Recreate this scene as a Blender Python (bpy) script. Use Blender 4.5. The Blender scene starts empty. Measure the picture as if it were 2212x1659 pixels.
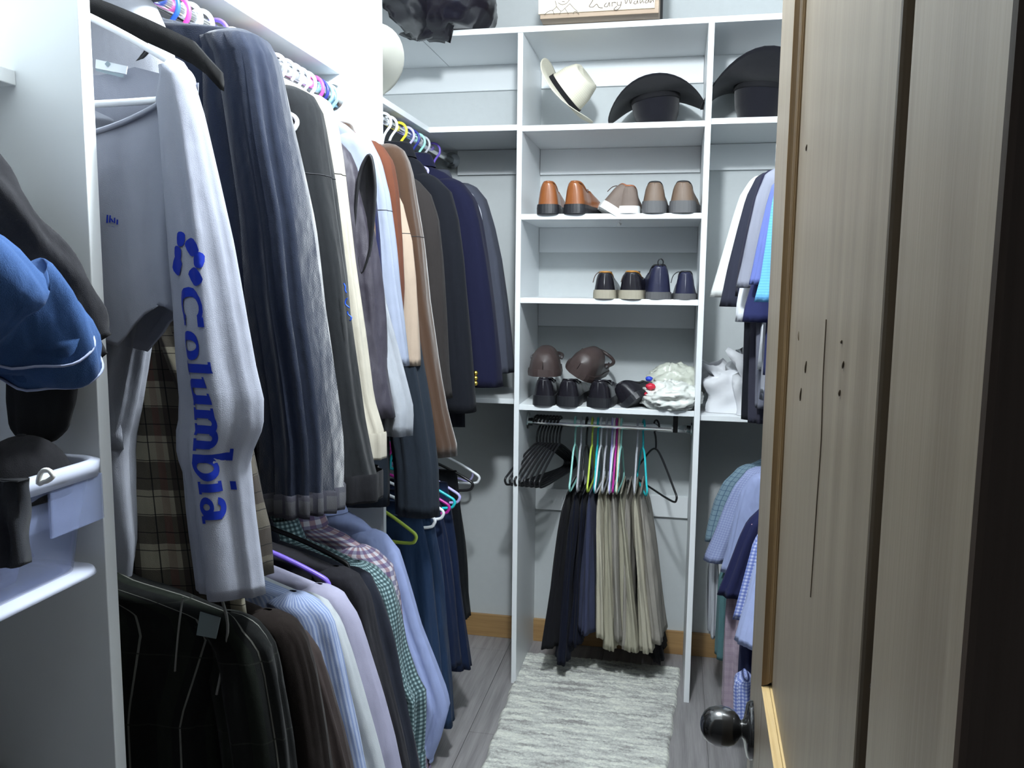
import bpy, bmesh, math, random
from mathutils import Vector, Matrix, noise
PI = math.pi
S = bpy.context.scene
COL = S.collection
# ------------------------------------------------------------------ camera
YAW, PITCH, ROLL, FPX, CZ = 0.195806, 0.118295, 0.010402, 1764.15, 1.35
def _axes():
    cy, sy, cp, sp = math.cos(YAW), math.sin(YAW), math.cos(PITCH), math.sin(PITCH)
    f = Vector((-sy*cp, cy*cp, -sp)); r = Vector((cy, sy, 0)); u = r.cross(f)
    c, s = math.cos(ROLL), math.sin(ROLL)
    return r*c+u*s, u*c-r*s, f
CR, CU, CF = _axes()
cam = bpy.data.cameras.new('camera'); cam.sensor_width = 36; cam.lens = FPX/2212*36; cam.clip_start = 0.02
co = bpy.data.objects.new('camera', cam); COL.objects.link(co)
co.matrix_world = Matrix(((CR.x, CU.x, -CF.x, 0), (CR.y, CU.y, -CF.y, 0), (CR.z, CU.z, -CF.z, CZ), (0, 0, 0, 1)))
S.camera = co
def at(px, py, Y):
    """real-world point (metres) on the vertical plane y = Y"""
    d = CF+CR*((px-1106)/FPX)-CU*((py-829.5)/FPX)
    return Vector((0, 0, CZ))+d*(Y/d.y)
# ------------------------------------------------------------------ light
w = bpy.data.worlds.new('world'); S.world = w; w.use_nodes = True
bg = w.node_tree.nodes['Background']; bg.inputs[0].default_value = (.80, .88, 1, 1); bg.inputs[1].default_value = .06
LX, LY, LZ = -.17, 1.12, 2.21
lamp = bpy.data.lights.new('closet_bulb_light', 'POINT'); lamp.energy = 88; lamp.color = (.89, .96, 1.0); lamp.shadow_soft_size = .055
lo = bpy.data.objects.new('closet_bulb_light', lamp); lo.location = (LX, LY, LZ); COL.objects.link(lo)
vs = S.view_settings; vs.view_transform = 'Standard'; vs.look = 'None'; vs.gamma = 1; vs.exposure = 0.25; vs.use_curve_mapping = False

# ------------------------------------------------------------------ materials
MATS = {}
def _nt(name):
    m = bpy.data.materials.new(name); m.use_nodes = True
    nt = m.node_tree; b = nt.nodes['Principled BSDF']
    return m, nt, b
def _coord(nt, kind='Object'):
    return nt.nodes.new('ShaderNodeTexCoord').outputs[kind]
def _noise(nt, co, scale, detail=3, rough=.5, sc3=None):
    if sc3:
        mp = nt.nodes.new('ShaderNodeMapping'); nt.links.new(co, mp.inputs[0]); mp.inputs['Scale'].default_value = sc3; co = mp.outputs[0]
    n = nt.nodes.new('ShaderNodeTexNoise'); n.inputs['Scale'].default_value = scale; n.inputs['Detail'].default_value = detail; n.inputs['Roughness'].default_value = rough
    nt.links.new(co, n.inputs['Vector']); return n.outputs[0]
def _math(nt, op, a, b=None, c=None):
    n = nt.nodes.new('ShaderNodeMath'); n.operation = op
    for i, v in enumerate((a, b, c)):
        if v is None: continue
        if isinstance(v, (int, float)): n.inputs[i].default_value = v
        else: nt.links.new(v, n.inputs[i])
    return n.outputs[0]
def _mix(nt, fac, a, b, mode='MIX'):
    n = nt.nodes.new('ShaderNodeMix'); n.data_type = 'RGBA'; n.blend_type = mode
    for i, v in ((0, fac), (6, a), (7, b)):
        if isinstance(v, (int, float)): n.inputs[i].default_value = v
        elif isinstance(v, (tuple, list)): n.inputs[i].default_value = (*v[:3], 1)
        else: nt.links.new(v, n.inputs[i])
    return n.outputs[2]
def _bump(nt, b, h, strength, dist):
    n = nt.nodes.new('ShaderNodeBump'); n.inputs['Strength'].default_value = strength; n.inputs['Distance'].default_value = dist
    nt.links.new(h, n.inputs['Height']); nt.links.new(n.outputs[0], b.inputs['Normal'])
def plain(name, col, rough=.5, metal=0, spec=.5, var=.06, vs_=30, bump=0, coat=0, alpha=1, trans=0, stretch=None):
    if name in MATS: return MATS[name]
    m, nt, b = _nt(name)
    c = _coord(nt); n = _noise(nt, c, vs_, 4, .5, stretch)
    nt.links.new(_mix(nt, n, tuple(x*(1-var) for x in col), tuple(min(1, x*(1+var)) for x in col)), b.inputs['Base Color'])
    b.inputs['Roughness'].default_value = rough; b.inputs['Metallic'].default_value = metal
    b.inputs['Specular IOR Level'].default_value = spec; b.inputs['Coat Weight'].default_value = coat
    b.inputs['Alpha'].default_value = alpha; b.inputs['Transmission Weight'].default_value = trans
    if bump: _bump(nt, b, n, .5, bump)
    MATS[name] = m; return m
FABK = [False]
def fab(name, col, pats=(), rough=.88, melange=.12, sheen=.04, wr=.5, spec=.12, fine=900, puff=0):
    """cloth: pats = (axis, period, width, offset, colour, alpha) woven stripes on the metric UV"""
    if name in MATS: return MATS[name]
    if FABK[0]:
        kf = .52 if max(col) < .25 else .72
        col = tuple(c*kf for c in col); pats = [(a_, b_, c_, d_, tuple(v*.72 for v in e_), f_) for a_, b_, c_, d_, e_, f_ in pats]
    m, nt, b = _nt(name)
    uv = _coord(nt, 'UV'); oc = _coord(nt)
    sep = nt.nodes.new('ShaderNodeSeparateXYZ'); nt.links.new(uv, sep.inputs[0])
    fn = _noise(nt, uv, fine, 2); col_ = _mix(nt, fn, tuple(x*(1-melange) for x in col), tuple(min(1, x*(1+melange)) for x in col))
    for (ax, per, wd, off, pc, al) in pats:
        v = _math(nt, 'FRACT', _math(nt, 'MULTIPLY_ADD', sep.outputs[ax], 1/per, off))
        e = _math(nt, 'LESS_THAN', v, wd)
        col_ = _mix(nt, _math(nt, 'MULTIPLY', e, al), col_, pc)
    nt.links.new(col_, b.inputs['Base Color'])
    b.inputs['Roughness'].default_value = rough; b.inputs['Specular IOR Level'].default_value = spec
    b.inputs['Sheen Weight'].default_value = sheen
    big = _noise(nt, oc, 9, 3, .55, (1.6, 1.6, .7))
    h = _math(nt, 'ADD', _math(nt, 'MULTIPLY', big, wr), _math(nt, 'MULTIPLY', fn, .02))
    _bump(nt, b, h, .7, .03)
    MATS[name] = m; return m
def wood(name, c1, c2, rough=.45, axis='z', scale=1.0, bump=.0006, coat=.0):
    if name in MATS: return MATS[name]
    m, nt, b = _nt(name); oc = _coord(nt)
    s3 = {'z': (14, 14, .7), 'y': (14, .7, 14), 'x': (.7, 14, 14)}[axis]
    n1 = _noise(nt, oc, 3*scale, 6, .6, s3); n2 = _noise(nt, oc, 22*scale, 3, .5, tuple(v*1.5 if v > 1 else .5 for v in s3))
    k = _math(nt, 'ADD', _math(nt, 'MULTIPLY', n1, .7), _math(nt, 'MULTIPLY', n2, .3))
    r = nt.nodes.new('ShaderNodeValToRGB'); r.color_ramp.elements[0].position = .38; r.color_ramp.elements[1].position = .62
    r.color_ramp.elements[0].color = (*c1, 1); r.color_ramp.elements[1].color = (*c2, 1)
    nt.links.new(k, r.inputs[0]); nt.links.new(r.outputs[0], b.inputs['Base Color'])
    b.inputs['Roughness'].default_value = rough; b.inputs['Coat Weight'].default_value = coat
    _bump(nt, b, k, .6, bump)
    MATS[name] = m; return m

WHITE = plain('white_melamine', (.80, .83, .85), .38, spec=.5, var=.015, vs_=4)
WALL = plain('wall_paint', (.56, .59, .60), .85, spec=.2, var=.03, vs_=60, bump=.0006)
CEIL = plain('ceiling_paint', (.75, .76, .76), .9, var=.02)
OAK = wood('oak_trim', (.30, .17, .07), (.42, .26, .11), .45, 'x')
OAKY = wood('oak_trim_side', (.30, .17, .07), (.42, .26, .11), .45, 'y')
DOORW = wood('door_wood', (.136, .108, .076), (.195, .162, .118), .40, 'z', 1.0, .0004, .0)
DOORM = wood('door_moulding', (.17, .10, .042), (.26, .165, .075), .38, 'z', 1.2, .0004, 0)
DOORP = wood('door_moulding_lit', (.28, .19, .08), (.36, .26, .12), .35, 'y', 1.2, .0004, .2)  # paler copy of the moulding wood, stands in for lamplight from above
CASE = wood('casing_wood_shaded', (.10, .07, .05), (.14, .10, .075), .5, 'z')  # wood darkened in colour to stand in for the unlit casing face
GROOVE = plain('groove_stain', (.10, .07, .04), .6)
CHROME = plain('chrome', (.86, .88, .90), .2, 1, var=.02)
STEEL = plain('hook_steel', (.60, .62, .66), .3, 1, var=.02)
BLKMET = plain('black_bronze', (.008, .008, .008), .2, 0, var=.1, coat=.5)
BLKPL = plain('black_plastic', (.012, .012, .014), .28, var=.1)
GLASSB = plain('bulb_glass', (.95, .97, 1), .4)
def pl(name, col, rough=.35): return plain(name, col, rough, spec=.5, var=.04)

# ------------------------------------------------------------------ mesh helpers
def mk(name, V, F, mat, parent=None, smooth=True, uv=None, origin=None, sub=0, bevel=0):
    me = bpy.data.meshes.new(name)
    if origin is not None: V = [Vector(v)-origin for v in V]
    me.from_pydata([tuple(v) for v in V], [], F); me.update()
    if mat is not None: me.materials.append(mat)
    if uv is not None:
        L = me.uv_layers.new(name='UVMap')
        for i, l in enumerate(me.loops): L.data[i].uv = uv[i]
    if smooth: me.polygons.foreach_set('use_smooth', [True]*len(me.polygons))
    o = bpy.data.objects.new(name, me); COL.objects.link(o)
    if parent is not None: o.parent = parent
    if bevel:
        md = o.modifiers.new('bevel', 'BEVEL'); md.width = bevel; md.segments = 2; md.limit_method = 'ANGLE'
    if sub:
        md = o.modifiers.new('sub', 'SUBSURF'); md.levels = md.render_levels = sub
    return o
def tag(o, label=None, cat=None, group=None, kind=None):
    if label: o['label'] = label
    if cat: o['category'] = cat
    if group: o['group'] = group
    if kind: o['kind'] = kind
    return o
class Thing:
    def __init__(s, name, label, cat, loc, group=None, kind=None):
        s.o = bpy.data.objects.new(name, None); s.o.empty_display_size = .05; COL.objects.link(s.o)
        s.loc = Vector(loc); s.o.location = s.loc; tag(s.o, label, cat, group, kind)
    def part(s, name, g, mat, parent=None, **k):
        V, F, uv = g if len(g) == 3 else (*g, None)
        return mk(name, V, F, mat, parent or s.o, uv=uv, origin=s.loc, **k)
def box(x0, x1, y0, y1, z0, z1):
    V = [(x, y, z) for x in (x0, x1) for y in (y0, y1) for z in (z0, z1)]
    F = [(0, 1, 3, 2), (4, 6, 7, 5), (0, 4, 5, 1), (2, 3, 7, 6), (0, 2, 6, 4), (1, 5, 7, 3)]
    return [Vector(v) for v in V], F
def join(*gs):
    V, F = [], []
    for g in gs:
        n = len(V); V += list(g[0]); F += [tuple(i+n for i in f) for f in g[1]]
    return V, F
def struct(name, g, mat, parent=None, bevel=.0015, smooth=False):
    o = mk(name, g[0], g[1], mat, parent, smooth=smooth, bevel=bevel)
    if parent is None: o['kind'] = 'structure'
    return o
def loft(rings, cap0=False, cap1=False, closed=True, uvs=1):
    """rings: lists of Vectors. returns V,F,loop-UV in metres"""
    n = len(rings[0]); V = [p for r in rings for p in r]; F = []; uv = []
    m = n if closed else n-1
    per = []
    for r in rings:
        a = [0]
        for i in range(m): a.append(a[-1]+(r[(i+1) % n]-r[i]).length)
        per.append(a)
    mean = [sum(p[i] for p in per)/len(per) for i in range(m+1)]
    vl = [0]
    for k in range(1, len(rings)):
        vl.append(vl[-1]+sum((rings[k][i]-rings[k-1][i]).length for i in range(0, n, max(1, n//8)))/len(range(0, n, max(1, n//8))))
    for k in range(len(rings)-1):
        for i in range(m):
            j = (i+1) % n
            F.append((k*n+i, k*n+j, (k+1)*n+j, (k+1)*n+i))
            uv += [(mean[i], vl[k]), (mean[i+1], vl[k]), (mean[i+1], vl[k+1]), (mean[i], vl[k+1])]
    for cap, k in ((cap0, 0), (cap1, len(rings)-1)):
        if cap:
            c = sum((p for p in rings[k]), Vector())/n; V.append(c); ci = len(V)-1
            for i in range(m):
                j = (i+1) % n
                F.append((k*n+i, k*n+j, ci)); uv += [(mean[i], vl[k]), (mean[i+1], vl[k]), (mean[i], vl[k]+.02)]
    return V, F, uv
def tube(P, r, n=8, closed=False, caps=True):
    P = [Vector(p) for p in P]; rings = []; N = len(P); prev = None
    for i in range(N):
        a = P[(i-1) % N] if (closed or i > 0) else P[i]; b = P[(i+1) % N] if (closed or i < N-1) else P[i]
        t = (b-a).normalized()
        if prev is None:
            u = t.orthogonal().normalized()
        else:
            u = (prev-t*prev.dot(t)).normalized()
        prev = u; v = t.cross(u); rr = r(i/(N-1)) if callable(r) else r
        rings.append([P[i]+(u*math.cos(2*PI*k/n)+v*math.sin(2*PI*k/n))*rr for k in range(n)])
    if closed: rings.append(rings[0])
    V, F, _ = loft(rings, caps and not closed, caps and not closed)
    return V, F
def smoothpath(P, k=6, closed=False):
    P = [Vector(p) for p in P]; out = []; N = len(P)
    for i in range(N if closed else N-1):
        p0 = P[(i-1) % N] if (closed or i > 0) else P[0]; p1 = P[i]; p2 = P[(i+1) % N]; p3 = P[(i+2) % N] if (closed or i+2 < N) else P[-1]
        for j in range(k):
            t = j/k
            out.append(.5*((2*p1)+(p2-p0)*t+(2*p0-5*p1+4*p2-p3)*t*t+(3*p1-p0-3*p2+p3)*t*t*t))
    if not closed: out.append(P[-1])
    return out
def lathe(prof, c, axis='z', n=24, cap0=False, cap1=False):
    rings = []
    for r, h in prof:
        rg = []
        for k in range(n):
            a = 2*PI*k/n; x, y = r*math.cos(a), r*math.sin(a)
            rg.append(Vector(c)+{'z': Vector((x, y, h)), 'x': Vector((h, x, y)), 'y': Vector((x, h, y))}[axis])
        rings.append(rg)
    return loft(rings, cap0, cap1)
def xf(g, M):
    return ([M @ Vector(v) for v in g[0]],) + tuple(g[1:])
def lerp(a, b, t): return a+(b-a)*t
def sample(pts, t):
    """pts [(t,val..)] piecewise smooth interpolation"""
    if t <= pts[0][0]: return pts[0][1:]
    for a, b in zip(pts, pts[1:]):
        if t <= b[0]:
            k = (t-a[0])/(b[0]-a[0]+1e-9); return tuple(lerp(u, v, k) for u, v in zip(a[1:], b[1:]))
    return pts[-1][1:]

# ------------------------------------------------------------------ room
XL, XR, YB, YF0, YF1, ZC = -1.11, .69, 2.975, .24, .36, 2.44
floor = struct('floor', box(XL-.1, XR+.1, -1.2, YB+.1, -.05, -.004), plain('subfloor', (.20, .19, .19), .8), bevel=0)
FL = wood('grey_vinyl_plank', (.20, .19, .195), (.32, .305, .31), .5, 'y', 1.1, .0004)
pw, plg = .178, 1.21; random.seed(4)
for i in range(11):
    x0 = XL+i*pw; x1 = min(x0+pw, XR)
    if x0 >= XR: break
    y = .36-((i*.47) % 1.0)*plg
    while y < YB:
        a, b = max(y, .30), min(y+plg, YB)
        if b-a > .03:
            mk('plank', *box(x0+.0008, x1-.0008, a+.0008, b-.0008, -.004, 0), FL, floor, smooth=False, bevel=.0006)
        y += plg
struct('wall_back', box(XL-.1, XR+.1, YB, YB+.1, 0, ZC), WALL)
struct('wall_left', box(XL-.1, XL, YF0, YB, 0, ZC), WALL)
struct('wall_right', box(XR, XR+.1, YF0, YB, 0, ZC), WALL)
OL, OR_ = -.72, .150
struct('wall_front', join(box(XL-.1, OL, YF0, YF1, 0, ZC), box(OR_, XR+.1, YF0, YF1, 0, ZC), box(OL, OR_, YF0, YF1, 2.06, ZC)), WALL)
struct('ceiling', box(XL-.1, XR+.1, YF0, YB+.1, ZC, ZC+.08), CEIL)
struct('baseboard_back', box(XL, XR, YB-.013, YB, 0, .088), OAK)
struct('baseboard_left', box(XL, XL+.013, YF1, YB-.013, 0, .088), OAKY)
struct('baseboard_right', box(XR-.013, XR, YF1, YB-.013, 0, .088), OAKY)
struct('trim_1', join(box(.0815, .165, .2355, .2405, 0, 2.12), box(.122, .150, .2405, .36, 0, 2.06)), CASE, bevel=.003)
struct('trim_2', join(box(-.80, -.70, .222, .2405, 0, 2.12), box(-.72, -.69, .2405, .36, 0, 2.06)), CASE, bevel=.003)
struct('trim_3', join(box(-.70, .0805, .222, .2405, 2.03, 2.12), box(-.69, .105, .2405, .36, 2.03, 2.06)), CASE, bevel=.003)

# ceiling fixture (above the frame)
t = Thing('ceiling_light', 'round white ceiling light with a bare bulb in the middle of the closet', 'ceiling light', (LX, LY, ZC))
t.part('base', lathe([(0, 0), (.065, 0), (.065, -.02), (.03, -.045), (.03, -.06), (0, -.06)], t.loc), pl('fixture_white', (.8, .8, .8)))
bm_ = plain('lit_bulb', (.9, .95, 1), .5); bb = bm_.node_tree.nodes['Principled BSDF']; bb.inputs['Emission Color'].default_value = (.88, .95, 1, 1); bb.inputs['Emission Strength'].default_value = 6
t.part('bulb', lathe([(0, -.135), (.018, -.13), (.029, -.11), (.027, -.09), (.015, -.065), (.013, -.055)], t.loc), bm_)

# ------------------------------------------------------------------ door
DX = lambda y: .0731+.030*y
def dpt(y, z, off=0): return Vector((DX(y)-off, y, z))      # off>0 = towards the closet
ddir = Vector((.030, 1, 0)).normalized(); dn = Vector((-1, .030, 0)).normalized()
def dbox(y0, y1, z0, z1, o0, o1):
    V = [dpt(y, z, 0)+dn*o for y in (y0, y1) for z in (z0, z1) for o in (o0, o1)]
    return V, [(0, 1, 3, 2), (4, 6, 7, 5), (0, 4, 5, 1), (2, 3, 7, 6), (0, 2, 6, 4), (1, 5, 7, 3)]
DL, DH = .955, .243       # latch edge, hinge edge
SI, HI = .804, .37        # panel opening
ZB = .86                  # bottom of the upper panel
door = bpy.data.objects.new('door_1', None); COL.objects.link(door); door['kind'] = 'structure'
def dpart(name, g, mat, parent=None, **k):
    return mk(name, g[0], g[1], mat, parent or door, smooth=k.pop('smooth', False), **k)
sO = .0
ZPB = 1.35-.4789*.818
dpart('stile', dbox(SI, DL, .01, 2.03, -.035, 0), DOORW, bevel=.0015)
dpart('rail', dbox(DH, SI, .01, .22, -.035, 0), DOORW, bevel=.0015)
dpart('rail', dbox(DH, SI, ZPB-.11, ZPB, -.035, 0), DOORW, bevel=.0015)
dpart('rail', dbox(DH, SI, 1.93, 2.03, -.035, 0), DOORW, bevel=.0015)
PO = -.008
for z0, z1 in ((.22, ZPB-.11), (ZPB, 1.93)):
    dpart('panel_board', dbox(.4015, SI, z0, z1, -.025, PO), DOORW, bevel=.002)
    dpart('panel_board', dbox(DH, .379, z0, z1, -.025, PO), DOORW, bevel=.002)
    dpart('panel_groove', dbox(.377, .4035, z0, z1, -.025, PO-.006), GROOVE)
# mouldings: swept ogee profile (distance from the frame edge, offset from the face)
prof = [(0, 0), (.0004, .0012), (.0022, .0012), (.0030, -.0008), (.0042, -.0032), (.0062, -.0048), (.0084, -.0054), (.0088, -.0064), (.0102, -.0066), (.0104, -.0081)]
def mould_v(yedge, sgn, z0, z1):
    V = []; F = []
    for d, o in prof:
        V += [dpt(yedge-sgn*d, z0 + (d if z0 > .5 else 0), 0)+dn*o, dpt(yedge-sgn*d, z1, 0)+dn*o]
    for i in range(len(prof)-1): F.append((2*i, 2*i+1, 2*i+3, 2*i+2))
    return V, F
prof_h = [(0, .0005), (.0006, .0012), (.0022, .0012), (.0026, -.0006), (.0036, -.0026), (.0044, -.0048), (.0048, -.0056), (.0040, -.0058), (.0052, -.0062), (.0056, -.0078), (.0060, -.0082)]
def mould_h(zedge, sgn, y0, y1):
    V = []; F = []
    for d, o in prof_h:
        V += [dpt(y0, zedge+sgn*d, 0)+dn*o, dpt(y1-d*.9, zedge+sgn*d, 0)+dn*o]
    for i in range(len(prof_h)-1): F.append((2*i, 2*i+1, 2*i+3, 2*i+2))
    return V, F
tag(dpart('moulding', mould_v(SI+.001, 1, ZPB, 1.93), DOORM), 'brown vertical panel moulding')
dpart('moulding', mould_v(SI+.001, 1, .22, ZPB-.11), DOORM)
tag(dpart('moulding', mould_h(ZPB-.001, 1, .27, SI+.001), DOORP), 'moulding along the foot of the upper panel, coloured as lit from above')
dpart('moulding', mould_h(1.931, -1, .27, SI+.001), DOORM)
# knob: rosette, neck, ball
kc = at(1613, 1576, .0); 
kY = .90; kz = at(1607, 1575, kY).z; kb = dpt(kY, kz)
def dlathe(pr, n=28):
    rings = []
    for r, h in pr:
        rings.append([kb+dn*h+(ddir*math.cos(2*PI*k/n)+Vector((0, 0, 1))*math.sin(2*PI*k/n))*r for k in range(n)])
    return loft(rings, True, True)
hd = dpart('door_handle', dlathe([(.0315, 0), (.0315, .003), (.029, .0055), (.027, .0065), (.020, .008), (.012, .0095), (.0095, .011), (.0095, .013), (.014, .0155), (.0185, .020), (.0212, .026), (.0221, .033), (.0215, .040), (.019, .047), (.0145, .0525), (.008, .056), (.003, .0572)])[:2], BLKMET, smooth=True)
hd['label'] = 'black round door knob on a round rosette'
dpart('latch_plate', dbox(DL-.001, DL+.001, kz-.03, kz+.03, -.028, -.008), BLKMET)
def door_at(px, py, off=.0004):
    d = CF+CR*((px-1106)/FPX)-CU*((py-829.5)/FPX); d = d/d.y
    y = .0811/(d.x-.030); return Vector((0, 0, CZ))+d*y+dn*off
for pth, r_ in ((((1744, 312), (1742, 326)), .0010), (((1726, 716), (1726, 736)), .0009), (((1743, 780), (1740, 806)), .0011), (((1732, 838), (1729, 866)), .0011), (((1820, 735), (1818, 742)), .0009), (((1824, 780), (1821, 796)), .0008), (((1816, 842), (1814, 856)), .0010)):
    P_ = [door_at(*q) for q in pth]
    dpart('knot_crack', tube([P_[0], P_[0].lerp(P_[1], .4), P_[0].lerp(P_[1], .7), P_[1]], lambda t: r_*(1-abs(2*t-1)*.8), 6), GROOVE)
dpart('grain_crack', tube(smoothpath([door_at(*q) for q in ((1786, 690), (1779, 820), (1775, 950), (1766, 1080), (1758, 1200), (1752, 1290))], 4), .00035, 5), GROOVE)
kn = door_at(1879, 1482, -.004); dpart('knot_hole', tube([kn+Vector((0, 0, -.006)), kn, kn+Vector((0, 0, .006))], lambda t: .0042*(1-abs(2*t-1)*.6), 8), BLKPL)

# ------------------------------------------------------------------ closet system (white melamine)
def panel(name, label, g):
    o = mk(name, g[0], g[1], WHITE, smooth=False, bevel=.0012); return tag(o, label, 'panel')
def shelf(label, g, name='shelf'):
    o = mk(name, g[0], g[1], WHITE, smooth=False, bevel=.0012); return tag(o, label, 'shelf')
TH = .0178
P1Y, P2Y = .885, 1.895
panel('closet_panel', 'tall white closet panel nearest the camera, left of the pale grey shirt', box(XL, -.70, P1Y, P1Y+.021, 0, 2.20))
panel('closet_panel', 'white closet panel ending the first left bay, brightly lit near the ceiling', box(XL, -.70, P2Y, P2Y+TH, .0, 2.44))
panel('closet_panel', 'left side panel of the white shoe shelf tower, running down to the floor', box(-.511, -.494, 2.612, YB, 0, 2.138))
panel('closet_panel', 'right side panel of the white shoe shelf tower, running down to the floor', box(.069, .087, 2.606, YB, 0, 2.138))
# tower shelves
for z, lb in ((1.857, 'tower shelf that carries the pale straw hat and a black hat'), (1.582, 'tower shelf that carries three pairs of brown and tan shoes'),
              (1.316, 'tower shelf that carries two pairs of dark shoes on its right half'), (.966, 'lowest tower shelf, carrying black shoes and the plastic bag')):
    shelf(lb, box(-.494, .069, 2.615, YB, z-TH, z))
ZT = 2.156
shelf('white top shelf running along the back wall above the tower, under the wooden box', join(box(-.83, XR, 2.610, YB, ZT-TH, ZT)))
shelf('white top shelf along the left wall, beneath the black plastic bag', box(XL, -.832, 1.914, YB, ZT-TH, ZT))
shelf('white shelf over the hanging rod in the first left bay', box(XL, -.80, P1Y+.021, P2Y, 1.848, 1.848+TH))
shelf('white shelf over the hanging rod in the far left bay', box(XL, -.80, P2Y+TH, YB, 1.843, 1.843+TH))
shelf('white back wall shelf between the left corner and the tower', box(-.80, -.511, 2.615, YB, 1.843, 1.843+TH))
shelf('white lower back wall shelf left of the tower behind the grey blazer', box(-.96, -.511, 2.66, YB, .960, .960+TH))
shelf('white shelf right of the tower, carrying the larger black hat', box(.087, XR, 2.615, YB, 1.845, 1.845+TH))
shelf('white lower shelf right of the tower, carrying the white paper bag', box(.087, XR, 2.63, YB, .935, .935+TH))
shelf('short stub of white shelf at the left edge of the photo above the jeans', box(XL, -.79, YF1, P1Y, 1.585, 1.603))
shelf('white shelf beneath the clear plastic bin left of the first panel', box(XL, -.80, YF1, P1Y, .975, .993))
shelf('lowest white shelf at bottom left, under the dark patterned cloth', box(XL, -.80, YF1, P1Y, .56, .578))
shelf('white middle shelf at the left edge under the folded jeans', box(XL, -.84, YF1, P1Y, 1.30, 1.318))
# cleats fixed to the walls
n = 0
def cleat(label, g):
    tag(mk('wall_cleat', g[0], g[1], WHITE, smooth=False, bevel=.001), label, 'cleat')
for z, lb in ((ZT-TH, 'topmost white wall cleat inside the tower, behind the hats'), (1.839, 'white wall cleat inside the tower above the brown shoes'), (1.564, 'white wall cleat inside the tower above the dark shoes'), (1.298, 'white wall cleat inside the tower above the brown clogs')):
    cleat(lb, box(-.493, .068, YB-.012, YB, z-.088, z))
cleat('white wall cleat in the far left corner under the shelf, by the rod end', box(-.80, -.512, YB-.012, YB, 1.755, 1.842))
cleat('upper white wall cleat in the far left corner above the shelf', box(XL, -.512, YB-.012, YB, ZT-TH-.088, ZT-TH))
cleat('white wall cleat right of the tower under the black hat shelf', box(.088, XR, YB-.012, YB, 1.757, 1.844))
cleat('upper white wall cleat right of the tower behind the larger black hat', box(.088, XR, YB-.012, YB, ZT-TH-.088, ZT-TH))
cleat('white wall cleat low in the tower behind the hangers', box(-.493, .068, YB-.012, YB, .52, .60))

# rods
def rod(label, a, b, r=.0125):
    a, b = Vector(a), Vector(b); t = Thing('hanging_rod', label, 'rod', a)
    t.part('tube', tube([lerp(a, b, i/8) for i in range(9)], r, 16), CHROME)
    d = (b-a).normalized()
    for e, s in ((a, 1), (b, -1)):
        t.part('flange', tube([e+d*s*.0005, e+d*s*.004, e+d*s*.0045, e+d*s*.018], lambda q: (.030, .030, .018, .0165)[min(3, int(q*3+.5))], 20), CHROME)
    return t
RX, RZ = -.82, 1.795
rod('chrome rod at the top of the first left bay, crowded with hangers', (RX, P1Y+.022, RZ), (RX, P2Y-.001, RZ))
rod('upper chrome rod of the far left bay, ending in a round wall flange', (RX, P2Y+TH+.001, RZ+.012), (RX, YB-.013, RZ+.012))
RLZ, RLZ2 = .985, .885
rod('low chrome rod of the first left bay holding long sleeved shirts', (RX, P1Y+.022, RLZ), (RX, P2Y-.001, RLZ))
rod('low chrome rod of the far left bay holding folded jeans', (RX, P2Y+TH+.001, RLZ2), (RX, YB-.001, RLZ2))
RRX = .39
rod('chrome rod high on the right side holding short sleeved polos', (RRX, .60, RZ-.02), (RRX, YB-.001, RZ-.02))
rod('low chrome rod on the right side holding checked shirts', (RRX, .60, 1.0), (RRX, YB-.001, 1.0))
rod('chrome rod under the lowest tower shelf holding trousers', (-.493, 2.78, .886), (.068, 2.78, .880), .0135)
tg = Thing('rod_bracket', 'small black bracket under the lowest tower shelf beside the rod end', 'bracket', (.012, 2.78, .94))
tg.part('strap', box(.005, .021, 2.765, 2.80, .868, .9475), BLKPL, smooth=False, bevel=.002)
tg.part('screw', lathe([(0, -.001), (.0035, -.001), (.0035, 0)], (.013, 2.7652, .93), 'y', 10), CHROME)

# ------------------------------------------------------------------ hangers
def hanger_pts(w=.178, drop=.08, bar=.055, sw=.0):
    """local x = width, z = 0 at rod top; plastic tube outline"""
    A = -.086
    P = [(0, A), (.045, A-.014), (w*.6, A-drop*.55), (w-.02, A-drop*.93), (w-.003, A-drop-.006), (w-.003, A-drop-.018), (w-.02, A-drop-.030), (w*.5, A-drop-.034), (0, A-drop-.034)]
    full = [(x, z) for x, z in P]+[(-x, z) for x, z in reversed(P[1:-1])]
    return full
HM = {}
def hanger_mesh(w, drop, r=.0038, hookr=.025):
    k = (w, drop, r)
    if k in HM: return HM[k]
    pts = smoothpath([(x, 0, z) for x, z in hanger_pts(w, drop)], 4, True)
    g = tube(pts, r, 8, closed=True)
    H = [Vector((0, 0, -.086)), Vector((0, 0, -.065)), Vector((.006, 0, -.045)), Vector((.017, 0, -.030))]
    for a in range(-30, 190, 20):
        A = math.radians(a); H.append(Vector((hookr*math.cos(A), 0, hookr*math.sin(A)-.012)))
    g2 = tube(smoothpath(H, 3), r*.95, 8)
    HM[k] = join(g, g2); return HM[k]
HC = {'white': (.80, .82, .86), 'pink': (.80, .08, .42), 'yellow': (.80, .70, .05), 'lime': (.55, .70, .10), 'mint': (.35, .72, .66), 'teal': (.02, .50, .55), 'navy': (.03, .04, .25), 'blue': (.03, .12, .55),
      'purple': (.16, .10, .50), 'lavender': (.48, .45, .80), 'magenta': (.45, .02, .28), 'grey': (.45, .46, .50), 'cream': (.78, .72, .52), 'black': (.012, .012, .014), 'sky': (.30, .60, .80)}
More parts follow.
